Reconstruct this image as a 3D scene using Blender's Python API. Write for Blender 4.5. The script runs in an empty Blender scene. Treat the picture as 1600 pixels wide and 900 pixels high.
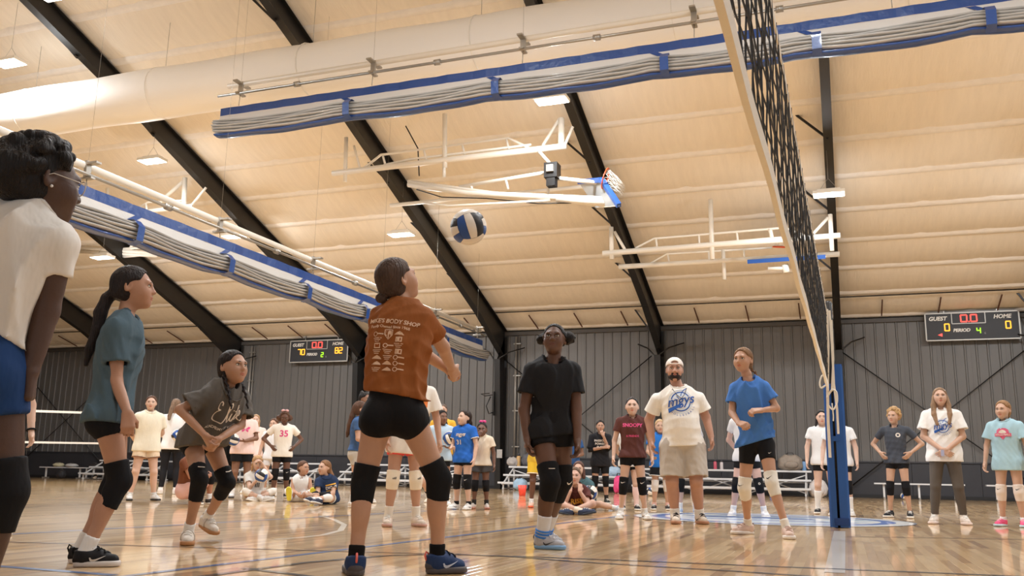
import bpy, bmesh, math, random
import numpy as np
from mathutils import Vector, Matrix

S = bpy.context.scene
COL = S.collection

# ------------------------------------------------------------------ camera
CAM = np.array([0.0, 0.0, 0.454])
PITCH, ROLL, YAW = 0.204337, 0.019161, 0.348877
FPX = 1411.26
_fw = np.array([-math.sin(YAW)*math.cos(PITCH), math.cos(YAW)*math.cos(PITCH), math.sin(PITCH)])
_rt = np.array([math.cos(YAW), math.sin(YAW), 0.0])
_up = np.cross(_rt, _fw)
CR = math.cos(ROLL)*_rt + math.sin(ROLL)*_up
CU = -math.sin(ROLL)*_rt + math.cos(ROLL)*_up
CF = _fw
cam = bpy.data.cameras.new('camera')
cam.sensor_fit = 'HORIZONTAL'; cam.sensor_width = 36.0
cam.lens = FPX/1600*36.0
cam.clip_end = 200
camo = bpy.data.objects.new('camera', cam); COL.objects.link(camo)
camo.matrix_world = Matrix(((CR[0], CU[0], -CF[0], CAM[0]), (CR[1], CU[1], -CF[1], CAM[1]), (CR[2], CU[2], -CF[2], CAM[2]), (0, 0, 0, 1)))
S.camera = camo

# ------------------------------------------------------------------ view, world, lights
S.view_settings.view_transform = 'Standard'
S.view_settings.look = 'None'
S.view_settings.gamma = 1.0
S.view_settings.use_curve_mapping = False
S.view_settings.exposure = -0.38
S.cycles.use_denoising = True
S.cycles.max_bounces = 8
S.cycles.diffuse_bounces = 5
S.cycles.glossy_bounces = 3
S.cycles.transmission_bounces = 6
S.cycles.sample_clamp_indirect = 6.0

W = bpy.data.worlds.new('hall_ambient_fill'); S.world = W  # even ambient fill, added to stand in for light from the unbuilt hall
W.use_nodes = True
bgn = W.node_tree.nodes['Background']
bgn.inputs[0].default_value = (0.97, 0.98, 1.0, 1)
bgn.inputs[1].default_value = WORLD_STRENGTH = 0.7

LIGHT_W = 380.0        # downward power of one high bay fixture
SPILL_W = 112.0        # what the same fixture spills sideways and up
LIGHT_COL = (0.94, 0.97, 1.0)
# ------------------------------------------------------------------ helpers
def ray(x, y):
    return (x-800)/FPX*CR - (y-450)/FPX*CU + CF
def at(x, y, Y):
    """world point seen at pixel x, y at depth Y (distance toward the far wall)"""
    d = ray(x, y); return CAM + d*(Y/d[1])
def onfloor(x, y, Z=0.0):
    d = ray(x, y); return CAM + d*((Z-CAM[2])/d[2])

def nrm(v): v = np.asarray(v, float); return v/(np.linalg.norm(v)+1e-12)
def lerp(a, b, t): return np.asarray(a, float)+(np.asarray(b, float)-np.asarray(a, float))*t
def lin(c):
    return tuple(((v/255.0)/12.92 if v/255.0 <= 0.04045 else ((v/255.0+0.055)/1.055)**2.4) for v in c)
MATS = {}
def mat(name, rgb, rough=0.6, metal=0.0, emit=None, estr=0.0, noise=None, bump=None, spec=0.5, coat=0.0, trans=0.0, alpha=None, sheen=0.0):
    """rgb in 0..255 sRGB; noise=(scale, amount) tints; bump=(scale, strength)"""
    if name in MATS: return MATS[name]
    m = bpy.data.materials.new(name); m.use_nodes = True
    nt = m.node_tree; b = nt.nodes['Principled BSDF']
    c = lin(rgb)
    b.inputs['Base Color'].default_value = (*c, 1)
    b.inputs['Roughness'].default_value = rough
    b.inputs['Metallic'].default_value = metal
    b.inputs['Specular IOR Level'].default_value = spec
    if coat: b.inputs['Coat Weight'].default_value = coat
    if sheen: b.inputs['Sheen Weight'].default_value = sheen
    if trans: b.inputs['Transmission Weight'].default_value = trans
    if emit:
        b.inputs['Emission Color'].default_value = (*lin(emit), 1)
        b.inputs['Emission Strength'].default_value = estr
    tc = None
    if noise or bump:
        tc = nt.nodes.new('ShaderNodeTexCoord')
    if noise:
        n = nt.nodes.new('ShaderNodeTexNoise'); n.inputs['Scale'].default_value = noise[0]; n.inputs['Detail'].default_value = 4
        if len(noise) > 2:
            mp = nt.nodes.new('ShaderNodeMapping'); mp.inputs['Scale'].default_value = noise[2]
            nt.links.new(tc.outputs['Object'], mp.inputs[0]); nt.links.new(mp.outputs[0], n.inputs['Vector'])
        else:
            nt.links.new(tc.outputs['Object'], n.inputs['Vector'])
        mr = nt.nodes.new('ShaderNodeMapRange')
        mr.inputs[1].default_value = 0.3; mr.inputs[2].default_value = 0.7
        mr.inputs[3].default_value = 1-noise[1]; mr.inputs[4].default_value = 1+noise[1]
        nt.links.new(n.outputs[0], mr.inputs[0])
        mx = nt.nodes.new('ShaderNodeVectorMath'); mx.operation = 'SCALE'
        mx.inputs[0].default_value = c
        nt.links.new(mr.outputs[0], mx.inputs['Scale'])
        nt.links.new(mx.outputs[0], b.inputs['Base Color'])
    if bump:
        n2 = nt.nodes.new('ShaderNodeTexNoise'); n2.inputs['Scale'].default_value = bump[0]; n2.inputs['Detail'].default_value = 3
        if len(bump) > 2:
            mp2 = nt.nodes.new('ShaderNodeMapping'); mp2.inputs['Scale'].default_value = bump[2]
            nt.links.new(tc.outputs['Object'], mp2.inputs[0]); nt.links.new(mp2.outputs[0], n2.inputs['Vector'])
        else:
            nt.links.new(tc.outputs['Object'], n2.inputs['Vector'])
        bp = nt.nodes.new('ShaderNodeBump'); bp.inputs['Strength'].default_value = bump[1]; bp.inputs['Distance'].default_value = 0.02
        nt.links.new(n2.outputs[0], bp.inputs['Height']); nt.links.new(bp.outputs[0], b.inputs['Normal'])
    MATS[name] = m
    return m

def tag(o, label=None, cat=None, group=None, kind=None):
    if label: o['label'] = label
    if cat: o['category'] = cat
    if group: o['group'] = group
    if kind: o['kind'] = kind
    return o
def empty(name, loc=(0, 0, 0), rz=0.0, label=None, cat=None, group=None):
    o = bpy.data.objects.new(name, None); COL.objects.link(o)
    o.location = loc; o.rotation_euler = (0, 0, rz); o.empty_display_size = 0.1
    return tag(o, label, cat, group)
def link(name, me, parent=None, m=None):
    o = bpy.data.objects.new(name, me); COL.objects.link(o)
    if m is not None and not me.materials: me.materials.append(m)
    if parent is not None: o.parent = parent
    return o
def copy_tree(o, parent=None):
    c = o.copy(); COL.objects.link(c)
    if parent is not None: c.parent = parent
    for ch in list(o.children): copy_tree(ch, c)
    return c

class MB:
    """collects simple shapes, then links them as one mesh object"""
    def __init__(s): s.v = []; s.f = []; s.sm = []
    def add(s, vs, fs, smooth=False):
        o = len(s.v); s.v += [tuple(map(float, v)) for v in vs]
        s.f += [tuple(i+o for i in f) for f in fs]; s.sm += [smooth]*len(fs); return s
    def box(s, c, size, R=None):
        c = np.array(c, float); h = np.array(size, float)/2
        vs = [np.array([x, y, z])*h for z in (-1, 1) for y in (-1, 1) for x in (-1, 1)]
        if R is not None: vs = [R@v for v in vs]
        vs = [v+c for v in vs]
        return s.add(vs, [(0, 2, 3, 1), (4, 5, 7, 6), (0, 1, 5, 4), (2, 6, 7, 3), (0, 4, 6, 2), (1, 3, 7, 5)])
    def bar(s, a, b, w, h, up=(0, 0, 1)):
        a = np.array(a, float); b = np.array(b, float); d = b-a; L = np.linalg.norm(d); d /= L
        u = np.array(up, float)
        if abs(u@d) > 0.98: u = np.array([1.0, 0, 0])
        x = np.cross(d, u); x /= np.linalg.norm(x); u = np.cross(x, d)
        return s.box((a+b)/2, (w, L, h), np.stack([x, d, u], 1))
    def tube(s, pts, r, n=8, smooth=True, closed=False):
        pts = [np.array(p, float) for p in pts]; m = len(pts)
        rs = [r]*m if np.isscalar(r) else list(r)
        vs = []; x = None
        for i in range(m):
            if closed: d = pts[(i+1) % m]-pts[i-1]
            else: d = pts[min(i+1, m-1)]-pts[max(i-1, 0)]
            d = d/(np.linalg.norm(d)+1e-12)
            if x is None:
                x = np.cross(d, (0, 0, 1.0))
                if np.linalg.norm(x) < 0.1: x = np.cross(d, (0, 1.0, 0))
            else: x = x-d*(x@d)
            x = x/(np.linalg.norm(x)+1e-12); y = np.cross(d, x)
            for k in range(n):
                t = 2*math.pi*k/n; vs.append(pts[i]+rs[i]*(math.cos(t)*x+math.sin(t)*y))
        fs = []
        for i in range(m if closed else m-1):
            j = (i+1) % m
            for k in range(n): fs.append((i*n+k, i*n+(k+1) % n, j*n+(k+1) % n, j*n+k))
        if not closed: fs += [tuple(range(n))[::-1], tuple((m-1)*n+k for k in range(n))]
        return s.add(vs, fs, smooth)
    def lathe(s, prof, n=16, c=(0, 0, 0), R=None, smooth=True):
        vs = []; c = np.array(c, float)
        for (r, z) in prof:
            for k in range(n):
                t = 2*math.pi*k/n; v = np.array([r*math.cos(t), r*math.sin(t), z])
                if R is not None: v = R@v
                vs.append(v+c)
        m = len(prof); fs = []
        for i in range(m-1):
            for k in range(n): fs.append((i*n+k, i*n+(k+1) % n, (i+1)*n+(k+1) % n, (i+1)*n+k))
        fs += [tuple(range(n))[::-1], tuple((m-1)*n+k for k in range(n))]
        return s.add(vs, fs, smooth)
    def ell(s, c, r, R=None, n=12, m=8):
        vs = [(0, 0, -1)]; fs = []
        for i in range(1, m):
            a = -math.pi/2+math.pi*i/m
            for k in range(n):
                t = 2*math.pi*k/n; vs.append((math.cos(a)*math.cos(t), math.cos(a)*math.sin(t), math.sin(a)))
        vs.append((0, 0, 1)); top = len(vs)-1
        for k in range(n):
            fs.append((0, 1+(k+1) % n, 1+k)); fs.append((top, 1+(m-2)*n+k, 1+(m-2)*n+(k+1) % n))
        for i in range(m-2):
            for k in range(n): fs.append((1+i*n+k, 1+i*n+(k+1) % n, 1+(i+1)*n+(k+1) % n, 1+(i+1)*n+k))
        r = np.array(r, float); c = np.array(c, float)
        vs = [np.array(v)*r for v in vs]
        if R is not None: vs = [np.asarray(R)@v for v in vs]
        return s.add([v+c for v in vs], fs, True)
    def prism(s, poly, a, b):
        """polygon given as 3D points, swept from offset a to offset b (vectors)"""
        a = np.array(a, float); b = np.array(b, float); n = len(poly)
        vs = [np.array(p, float)+a for p in poly]+[np.array(p, float)+b for p in poly]
        fs = [tuple(range(n))[::-1], tuple(range(n, 2*n))]+[(i, (i+1) % n, n+(i+1) % n, n+i) for i in range(n)]
        return s.add(vs, fs)
    def mesh(s, name):
        me = bpy.data.meshes.new(name); me.from_pydata(s.v, [], s.f)
        me.polygons.foreach_set('use_smooth', s.sm); me.update(); return me
    def build(s, name, m, parent=None, origin=None):
        if origin is not None:
            o = np.array(origin, float); s.v = [tuple(np.array(v)-o) for v in s.v]
        ob = link(name, s.mesh(name), parent, m)
        if origin is not None: ob.location = origin
        return ob
def flipfix(o):
    bm = bmesh.new(); bm.from_mesh(o.data); bmesh.ops.recalc_face_normals(bm, faces=bm.faces); bm.to_mesh(o.data); bm.free(); return o

def text_mesh(txt, size=1.0, shear=0.0, bold=0.0, spacing=1.0, align='CENTER'):
    """returns vertices (n,3) and faces of flat lettering in the xy plane"""
    cu = bpy.data.curves.new('lettering', 'FONT'); cu.body = txt; cu.size = size; cu.shear = shear
    cu.offset = bold; cu.align_x = align; cu.align_y = 'CENTER'; cu.space_character = spacing; cu.resolution_u = 3
    ob = bpy.data.objects.new('lettering', cu); COL.objects.link(ob)
    dg = bpy.context.evaluated_depsgraph_get(); dg.update()
    me = bpy.data.meshes.new_from_object(ob.evaluated_get(dg))
    v = np.array([x.co[:] for x in me.vertices]); f = [tuple(p.vertices) for p in me.polygons]
    bpy.data.objects.remove(ob); bpy.data.curves.remove(cu); bpy.data.meshes.remove(me)
    return v, f
def flat_text(name, txt, origin, ux, uy, size, m, parent=None, lift=0.0, **k):
    v, f = text_mesh(txt, size, **k)
    o = np.array(origin, float); ux = np.array(ux, float); uy = np.array(uy, float); n = np.cross(ux, uy)
    vs = o+v[:, :1]*ux+v[:, 1:2]*uy+n*lift
    mb = MB(); mb.add(vs, f); return mb.build(name, m, parent)
# ------------------------------------------------------------------ the hall
WY = 29.22          # far wall plane
BAY = 5.45; COLS = [0.06-BAY*i for i in range(-2, 7)]      # column lines, right to left
XR, XL = COLS[0], COLS[-1]
EAVE = 5.26; SL = 0.35; RIDGE_Y = 13.0
def deck(Y): return 5.45+SL*(WY-Y) if Y >= RIDGE_Y else 5.45+SL*(WY-RIDGE_Y)-SL*(RIDGE_Y-Y)

def plank_material(mode):
    m = bpy.data.materials.new('maple_floor_'+mode); m.use_nodes = True
    nt = m.node_tree; b = nt.nodes['Principled BSDF']; N = nt.nodes.new; L = nt.links.new
    geo = N('ShaderNodeNewGeometry'); sep = N('ShaderNodeSeparateXYZ'); L(geo.outputs['Position'], sep.inputs[0])
    if mode == 'single':
        oi = N('ShaderNodeObjectInfo'); rnd = oi.outputs['Random']
    elif mode == 'joined':
        at_ = N('ShaderNodeAttribute'); at_.attribute_name = 'tone'; rnd = at_.outputs['Fac']
    else:
        def mth(op, a, v=None, bq=None):
            n = N('ShaderNodeMath'); n.operation = op; L(a, n.inputs[0])
            if bq is not None: L(bq, n.inputs[1])
            elif v is not None: n.inputs[1].default_value = v
            return n.outputs[0]
        i = mth('FLOOR', mth('DIVIDE', sep.outputs[0], 0.0572))
        wn = N('ShaderNodeTexWhiteNoise'); wn.noise_dimensions = '1D'; L(i, wn.inputs['W'])
        j = mth('FLOOR', mth('ADD', mth('DIVIDE', sep.outputs[1], 0.8), None, mth('MULTIPLY', wn.outputs['Value'], 7.0)))
        cb = N('ShaderNodeCombineXYZ'); L(i, cb.inputs[0]); L(j, cb.inputs[1])
        w2 = N('ShaderNodeTexWhiteNoise'); w2.noise_dimensions = '3D'; L(cb.outputs[0], w2.inputs['Vector']); rnd = w2.outputs['Value']
    cr = N('ShaderNodeValToRGB'); e = cr.color_ramp.elements
    e[0].position = 0.0; e[0].color = (*lin((160, 119, 74)), 1); e[1].position = 1.0; e[1].color = (*lin((228, 194, 144)), 1)
    x = e.new(0.12); x.color = (*lin((190, 150, 100)), 1); x = e.new(0.5); x.color = (*lin((210, 172, 118)), 1)
    L(rnd, cr.inputs[0])
    mp = N('ShaderNodeMapping'); mp.inputs['Scale'].default_value = (40, 2.5, 1); L(geo.outputs['Position'], mp.inputs[0])
    nz = N('ShaderNodeTexNoise'); nz.inputs['Scale'].default_value = 1.0; nz.inputs['Detail'].default_value = 5; L(mp.outputs[0], nz.inputs['Vector'])
    mr = N('ShaderNodeMapRange'); mr.inputs[3].default_value = 0.74; mr.inputs[4].default_value = 1.14; L(nz.outputs[0], mr.inputs[0])
    vm = N('ShaderNodeVectorMath'); vm.operation = 'SCALE'; L(cr.outputs[0], vm.inputs[0]); L(mr.outputs[0], vm.inputs['Scale'])
    L(vm.outputs[0], b.inputs['Base Color'])
    b.inputs['Roughness'].default_value = 0.32; b.inputs['Coat Weight'].default_value = 0.8; b.inputs['Coat Roughness'].default_value = 0.06
    n2 = N('ShaderNodeTexNoise'); n2.inputs['Scale'].default_value = 2.2; n2.inputs['Detail'].default_value = 2
    bp = N('ShaderNodeBump'); bp.inputs['Strength'].default_value = 0.035; bp.inputs['Distance'].default_value = 0.02
    L(geo.outputs['Position'], n2.inputs['Vector']); L(n2.outputs[0], bp.inputs['Height']); L(bp.outputs[0], b.inputs['Coat Normal'])
    return m
M_FLOOR = plank_material('far'); M_FL1 = plank_material('single'); M_FL2 = plank_material('joined')
floor = MB().box(((XL+XR)/2, 12.5, -0.0508), (XR-XL+12, 37.0, 0.1)).build('floor', M_FLOOR); tag(floor, kind='structure')
# planks laid along the length of the hall; nearest ones single, then one joined part
rng = random.Random(7)
cand = []
i0, i1 = int(-6.6/0.0572), int(2.3/0.0572)
for i in range(i0, i1):
    x = (i+0.5)*0.0572; y = 2.4-rng.random()*0.8
    while y < 8.2:
        Ln = 0.45+rng.random()*0.8
        c = np.array([x, y+Ln/2, 0]); q = c-CAM; z = q@CF
        px = 800+FPX*(q@CR)/z; py = 450-FPX*(q@CU)/z
        if z > 1 and -60 < px < 1660 and py < 935: cand.append((z, x, y, Ln))
        y += Ln
cand.sort()
protos = {}
stuffv = []; stufff = []; tone = []
for n, (z, x, y, Ln) in enumerate(cand):
    if n < 300:
        key = round(Ln, 1)
        if key not in protos:
            w = 0.0572/2-0.0004; h = key/2-0.0004
            mb = MB(); mb.add([(-w, -h, -0.011), (w, -h, -0.011), (w, h, -0.011), (-w, h, -0.011), (-w, -h, -0.0006), (w, -h, -0.0006), (w, h, -0.0006), (-w, h, -0.0006),
                               (-w+.0006, -h+.0006, 0), (w-.0006, -h+.0006, 0), (w-.0006, h-.0006, 0), (-w+.0006, h-.0006, 0)],
                              [(0, 1, 5, 4), (1, 2, 6, 5), (2, 3, 7, 6), (3, 0, 4, 7), (4, 5, 9, 8), (5, 6, 10, 9), (6, 7, 11, 10), (7, 4, 8, 11), (8, 9, 10, 11)])
            me = mb.mesh('plank'); me.materials.append(M_FL1); protos[key] = me
        o = link('plank', protos[key], floor); o.location = (x, y+Ln/2, 0); o.scale = (1, Ln/key, 1)
    else:
        w = 0.0572/2-0.0004; o = len(stuffv)
        stuffv += [(x-w, y+.0004, 0), (x+w, y+.0004, 0), (x+w, y+Ln-.0004, 0), (x-w, y+Ln-.0004, 0)]
        stufff.append((o, o+1, o+2, o+3)); tone.append(rng.random())
me = bpy.data.meshes.new('planks'); me.from_pydata(stuffv, [], stufff)
a = me.attributes.new('tone', 'FLOAT', 'FACE'); a.data.foreach_set('value', tone)
tag(link('planking', me, floor, M_FL2), kind='stuff')

# painted court lines
def line(pts, w, m, name='court_line', z=0.0012):
    mb = MB(); P = [np.array([p[0], p[1], z]) for p in pts]; L_, R_ = [], []
    for i in range(len(P)):
        d = P[min(i+1, len(P)-1)]-P[max(i-1, 0)]; d /= np.linalg.norm(d); n = np.array([-d[1], d[0], 0])*w/2
        L_.append(P[i]+n); R_.append(P[i]-n)
    for i in range(len(P)-1): mb.add([R_[i], R_[i+1], L_[i+1], L_[i]], [(0, 1, 2, 3)])
    return mb.build(name, m, floor)
M_LBLUE = mat('line_blue', (58, 100, 158), 0.3, coat=0.5); M_LBLK = mat('line_black', (34, 36, 42), 0.3, coat=0.5)
M_LGREY = mat('line_grey', (196, 190, 182), 0.3, coat=0.5); M_LBRN = mat('line_brown', (112, 84, 62), 0.3, coat=0.5)
M_LWHITE = mat('line_white', (226, 214, 196), 0.3, coat=0.5)
def fl(*px): return [onfloor(*p) for p in px]
def ext(a, b, t0, t1):
    a = np.array(a); b = np.array(b); return [a+(b-a)*t0, a+(b-a)*t1]
p = fl((15, 835), (550, 805)); line([(p[0][0]-0.3, 3.2), (p[0][0]-0.3, 4.0), (p[1][0], 12)], 0.05, M_LBLUE) if False else line(ext(p[0], p[1], -0.6, 1.6), 0.05, M_LBLUE)
p = fl((240, 895), (800, 827)); line(ext(p[0], p[1], -0.3, 1.9), 0.05, M_LBLUE)
p = fl((0, 885), (180, 899)); line(ext(p[0], p[1], -1.5, 1.0), 0.05, M_LBLUE)
p = fl((10, 847), (800, 869)); line(ext(p[0], p[1], -0.8, 1.0), 0.05, M_LBRN, z=0.0016)
p = fl((800, 869), (1300, 889)); line(ext(p[0], p[1], 0.0, 1.6), 0.05, M_LBLK, z=0.0016)
p = fl((1350, 839), (1600, 843)); line(ext(p[0], p[1], -0.1, 2.2), 0.045, M_LBRN, z=0.0016)
arc = fl((300, 903), (420, 887), (480, 879), (540, 874), (610, 868), (700, 866), (800, 870), (900, 878), (1000, 884), (1150, 893), (1300, 903))
line(arc, 0.045, M_LBLK, z=0.002)
p = fl((380, 888), (470, 899)); line(ext(p[0], p[1], 0, 1.4), 0.045, M_LBLK, z=0.0018)
p = fl((1312, 830), (1304, 895)); line([(p[0][0], p[0][1]), (p[1][0], p[1][1])], 0.10, M_LGREY)
cw = fl((500, 806), (522, 812), (538, 820), (532, 829), (505, 836), (470, 840), (430, 843)); line(cw, 0.05, M_LWHITE)

# centre emblem painted on the floor: rings, pale ground and broad blue strokes
EC = np.array([-0.86, 11.55]); ER = 1.62
def disc(r0, r1, m, z, name='floor_emblem', a0=0.0, a1=2*math.pi, n=48):
    mb = MB()
    for i in range(n):
        t0 = a0+(a1-a0)*i/n; t1 = a0+(a1-a0)*(i+1)/n
        q = [(EC[0]+r*math.cos(t), EC[1]+r*math.sin(t), z) for r, t in ((r0, t0), (r1, t0), (r1, t1), (r0, t1))]
        mb.add(q, [(0, 1, 2, 3)])
    return mb.build(name, m, floor)
M_EW = mat('emblem_white', (224, 226, 226), 0.3, coat=0.5); M_EB = mat('emblem_blue', (66, 112, 186), 0.3, coat=0.5)
M_ELB = mat('emblem_light_blue', (166, 202, 230), 0.3, coat=0.5); M_EG = mat('emblem_grey', (128, 136, 152), 0.3, coat=0.5)
disc(1.59, ER, M_EG, 0.0022); disc(1.40, 1.59, M_EW, 0.0022); disc(1.24, 1.40, M_EB, 0.0022); disc(0.0, 1.24, M_EW, 0.0022)
for k, (y0, y1, xa, xb, mm) in enumerate([(-.95, -.78, -.5, .7, M_ELB), (-.62, -.42, -1.0, .9, M_EB), (-.3, -.16, -.9, 1.0, M_ELB), (-.02, .3, -1.05, .45, M_EB), (.42, .56, -.9, .9, M_ELB), (.68, .9, -.75, .6, M_EB), (.2, .4, .6, 1.1, M_ELB)]):
    mb = MB(); mb.add([(EC[0]+xa, EC[1]+y0, .0028), (EC[0]+xb+.12, EC[1]+y0, .0028), (EC[0]+xb, EC[1]+y1, .0028), (EC[0]+xa+.15, EC[1]+y1, .0028)], [(0, 1, 2, 3)]); mb.build('floor_emblem', mm, floor)

# far wall: ribbed metal panels above a dark wainscot
M_WALL = mat('ribbed_wall_panel', (105, 103, 101), 0.45, metal=0.15, noise=(1.3, 0.06, (1, 1, 0.3)))
M_WAIN = mat('dark_wainscot', (50, 50, 55), 0.55, noise=(2.0, 0.08))
M_BLACK = mat('black_steel', (24, 22, 21), 0.42, noise=(3.0, 0.08))
M_BACK = mat('wall_backing', (70, 66, 62), 0.7)
wall = MB().box(((XL+XR)/2, WY+0.16, 2.7), (XR-XL+2, 0.1, 5.5)).build('wall_far', M_BACK); tag(wall, kind='structure')
def ribbed(w, h):
    """one panel: flat pans with three trapezoid ribs standing proud toward the hall"""
    prof = [(-w/2, 0)]
    for k in range(3):
        c = -w/2+w*(k+0.5)/3
        prof += [(c-0.035, 0), (c-0.018, -0.032), (c+0.018, -0.032), (c+0.035, 0)]
    prof += [(w/2, 0)]
    vs = [(x, y, 0) for x, y in prof]+[(x, y, h) for x, y in prof]; n = len(prof)
    mb = MB(); mb.add(vs, [(i, i+1, n+i+1, n+i) for i in range(n-1)]); return mb.mesh('wall_panel')
PW = BAY/6
pm = ribbed(PW-0.004, EAVE-1.02+0.05); pm.materials.append(M_WALL)
wm = MB().box((0, 0, 0.5), (BAY/3-0.01, 0.05, 1.0)).mesh('wainscot_panel'); wm.materials.append(M_WAIN)
for i in range(len(COLS)-1):
    for k in range(6):
        o = link('wall_panel', pm, wall); o.location = (COLS[i+1]+PW*(k+0.5), WY+0.03, 1.02)
    for k in range(3):
        o = link('wainscot_panel', wm, wall); o.location = (COLS[i+1]+BAY/3*(k+0.5), WY+0.02, 0.0)
tag(MB().box(((XL+XR)/2, WY-0.005, 1.035), (XR-XL, 0.06, 0.045)).build('trim_1', M_WAIN), kind='structure')
tag(MB().box(((XL+XR)/2, WY-0.02, EAVE+0.0), (XR-XL, 0.1, 0.12)).build('trim_2', mat('eave_trim', (74, 70, 66), 0.5)), kind='structure')
tag(MB().box(((XL+XR)/2, WY-0.02, 0.05), (XR-XL, 0.03, 0.1)).build('baseboard_far', mat('black_base', (26, 26, 28), 0.5)), kind='structure')
wl = MB().box((XL-1.0, 12.5, 5.4), (0.15, 37, 10.9)).build('wall_left', M_WALL); tag(wl, kind='structure')

# roof: insulation blankets sagging between the purlins, bay by bay
def ceil_mat():
    m = mat('insulation_facing', (236, 227, 212), 0.55, noise=(2.2, 0.035, (3, 0.5, 1)), bump=(7.0, 0.5, (3.0, 0.5, 1.0)))
    return m
M_CEIL = ceil_mat()
M_PURL = mat('purlin_wrap', (238, 233, 226), 0.5, noise=(5, 0.04), bump=(14, 0.5, (0.6, 3, 1)))
PY = 1.335
ceil = MB().box(((XL+XR)/2, (WY+RIDGE_Y)/2, 0), (XR-XL+2, 0.02, 0.02)).build('ceiling', M_CEIL); tag(ceil, kind='structure')
# the roof sheets behind the blankets
ceil.data.clear_geometry()
mb = MB(); z0 = deck(WY)+0.25; z1 = deck(RIDGE_Y)+0.25; yb = -5.0
mb.add([(XL-1, WY+.3, z0), (XR+1, WY+.3, z0), (XR+1, RIDGE_Y, z1), (XL-1, RIDGE_Y, z1), (XL-1, yb, deck(yb)+.25), (XR+1, yb, deck(yb)+.25)], [(0, 1, 2, 3), (3, 2, 5, 4)])
ceil.data.from_pydata(mb.v, [], mb.f)
def blanket(n=6, halves=True):
    """sagging facing between two purlins, with a shallow fold where two sheets meet"""
    nx, ny = 28, 7; vs = []; r = random.Random(n)
    L = PY*math.sqrt(1+SL*SL)
    ph = [r.random()*6 for _ in range(6)]
    for j in range(ny+1):
        t = j/ny
        for i in range(nx+1):
            u = i/nx; x = (u-0.5)*BAY; y = (t-0.5)*L
            sag = -0.10*math.sin(math.pi*t)**0.8*(0.55+0.45*math.sin(math.pi*min(1, max(0, (abs(u-0.5)*2 if False else u)*1.0)))**0.5)
            seam = 0.035*math.exp(-((u-0.34-0.02*n % 0.3)/0.012)**2)+0.02*math.exp(-((u-0.68)/0.01)**2)
            wr = 0.006*math.sin(u*70+ph[0]+2*math.sin(t*3+ph[1]))*math.sin(math.pi*t)+0.004*math.sin(u*131+ph[2])
            vs.append((x, y, sag+seam+wr))
    fs = [(j*(nx+1)+i, j*(nx+1)+i+1, (j+1)*(nx+1)+i+1, (j+1)*(nx+1)+i) for j in range(ny) for i in range(nx)]
    mb = MB(); mb.add(vs, fs, True); me = mb.mesh('insulation_blanket'); me.materials.append(M_CEIL); return me
BL = [blanket(n) for n in range(4)]
NP = 12
pu = MB().add([(-BAY/2, -.15, 0.03), (BAY/2, -.15, 0.03), (BAY/2, -.06, -.05), (-BAY/2, -.06, -.05), (BAY/2, .06, -.05), (-BAY/2, .06, -.05), (BAY/2, .15, .03), (-BAY/2, .15, .03)],
              [(0, 1, 2, 3), (3, 2, 4, 5), (5, 4, 6, 7)], True).mesh('purlin'); pu.materials.append(M_PURL)
ang = math.atan(SL)
rr = random.Random(3)
for i in range(len(COLS)-1):
    xc = (COLS[i]+COLS[i+1])/2
    for side in (1, -1):
        for k in range(NP if side == 1 else 9):
            ym = WY-PY*(k+0.5) if side == 1 else RIDGE_Y-PY*(k+0.5)
            if side == 1 and ym < RIDGE_Y: continue
            o = link('insulation_blanket', BL[rr.randrange(4)], ceil); o.location = (xc, ym, deck(ym)); o.rotation_euler = (-ang*side, 0, 0)
            yp = ym+PY/2 if side == 1 else ym-PY/2
            o = link('purlin', pu, ceil); o.location = (xc, yp, deck(yp)-0.015); o.rotation_euler = (-ang*side, 0, 0)

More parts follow.
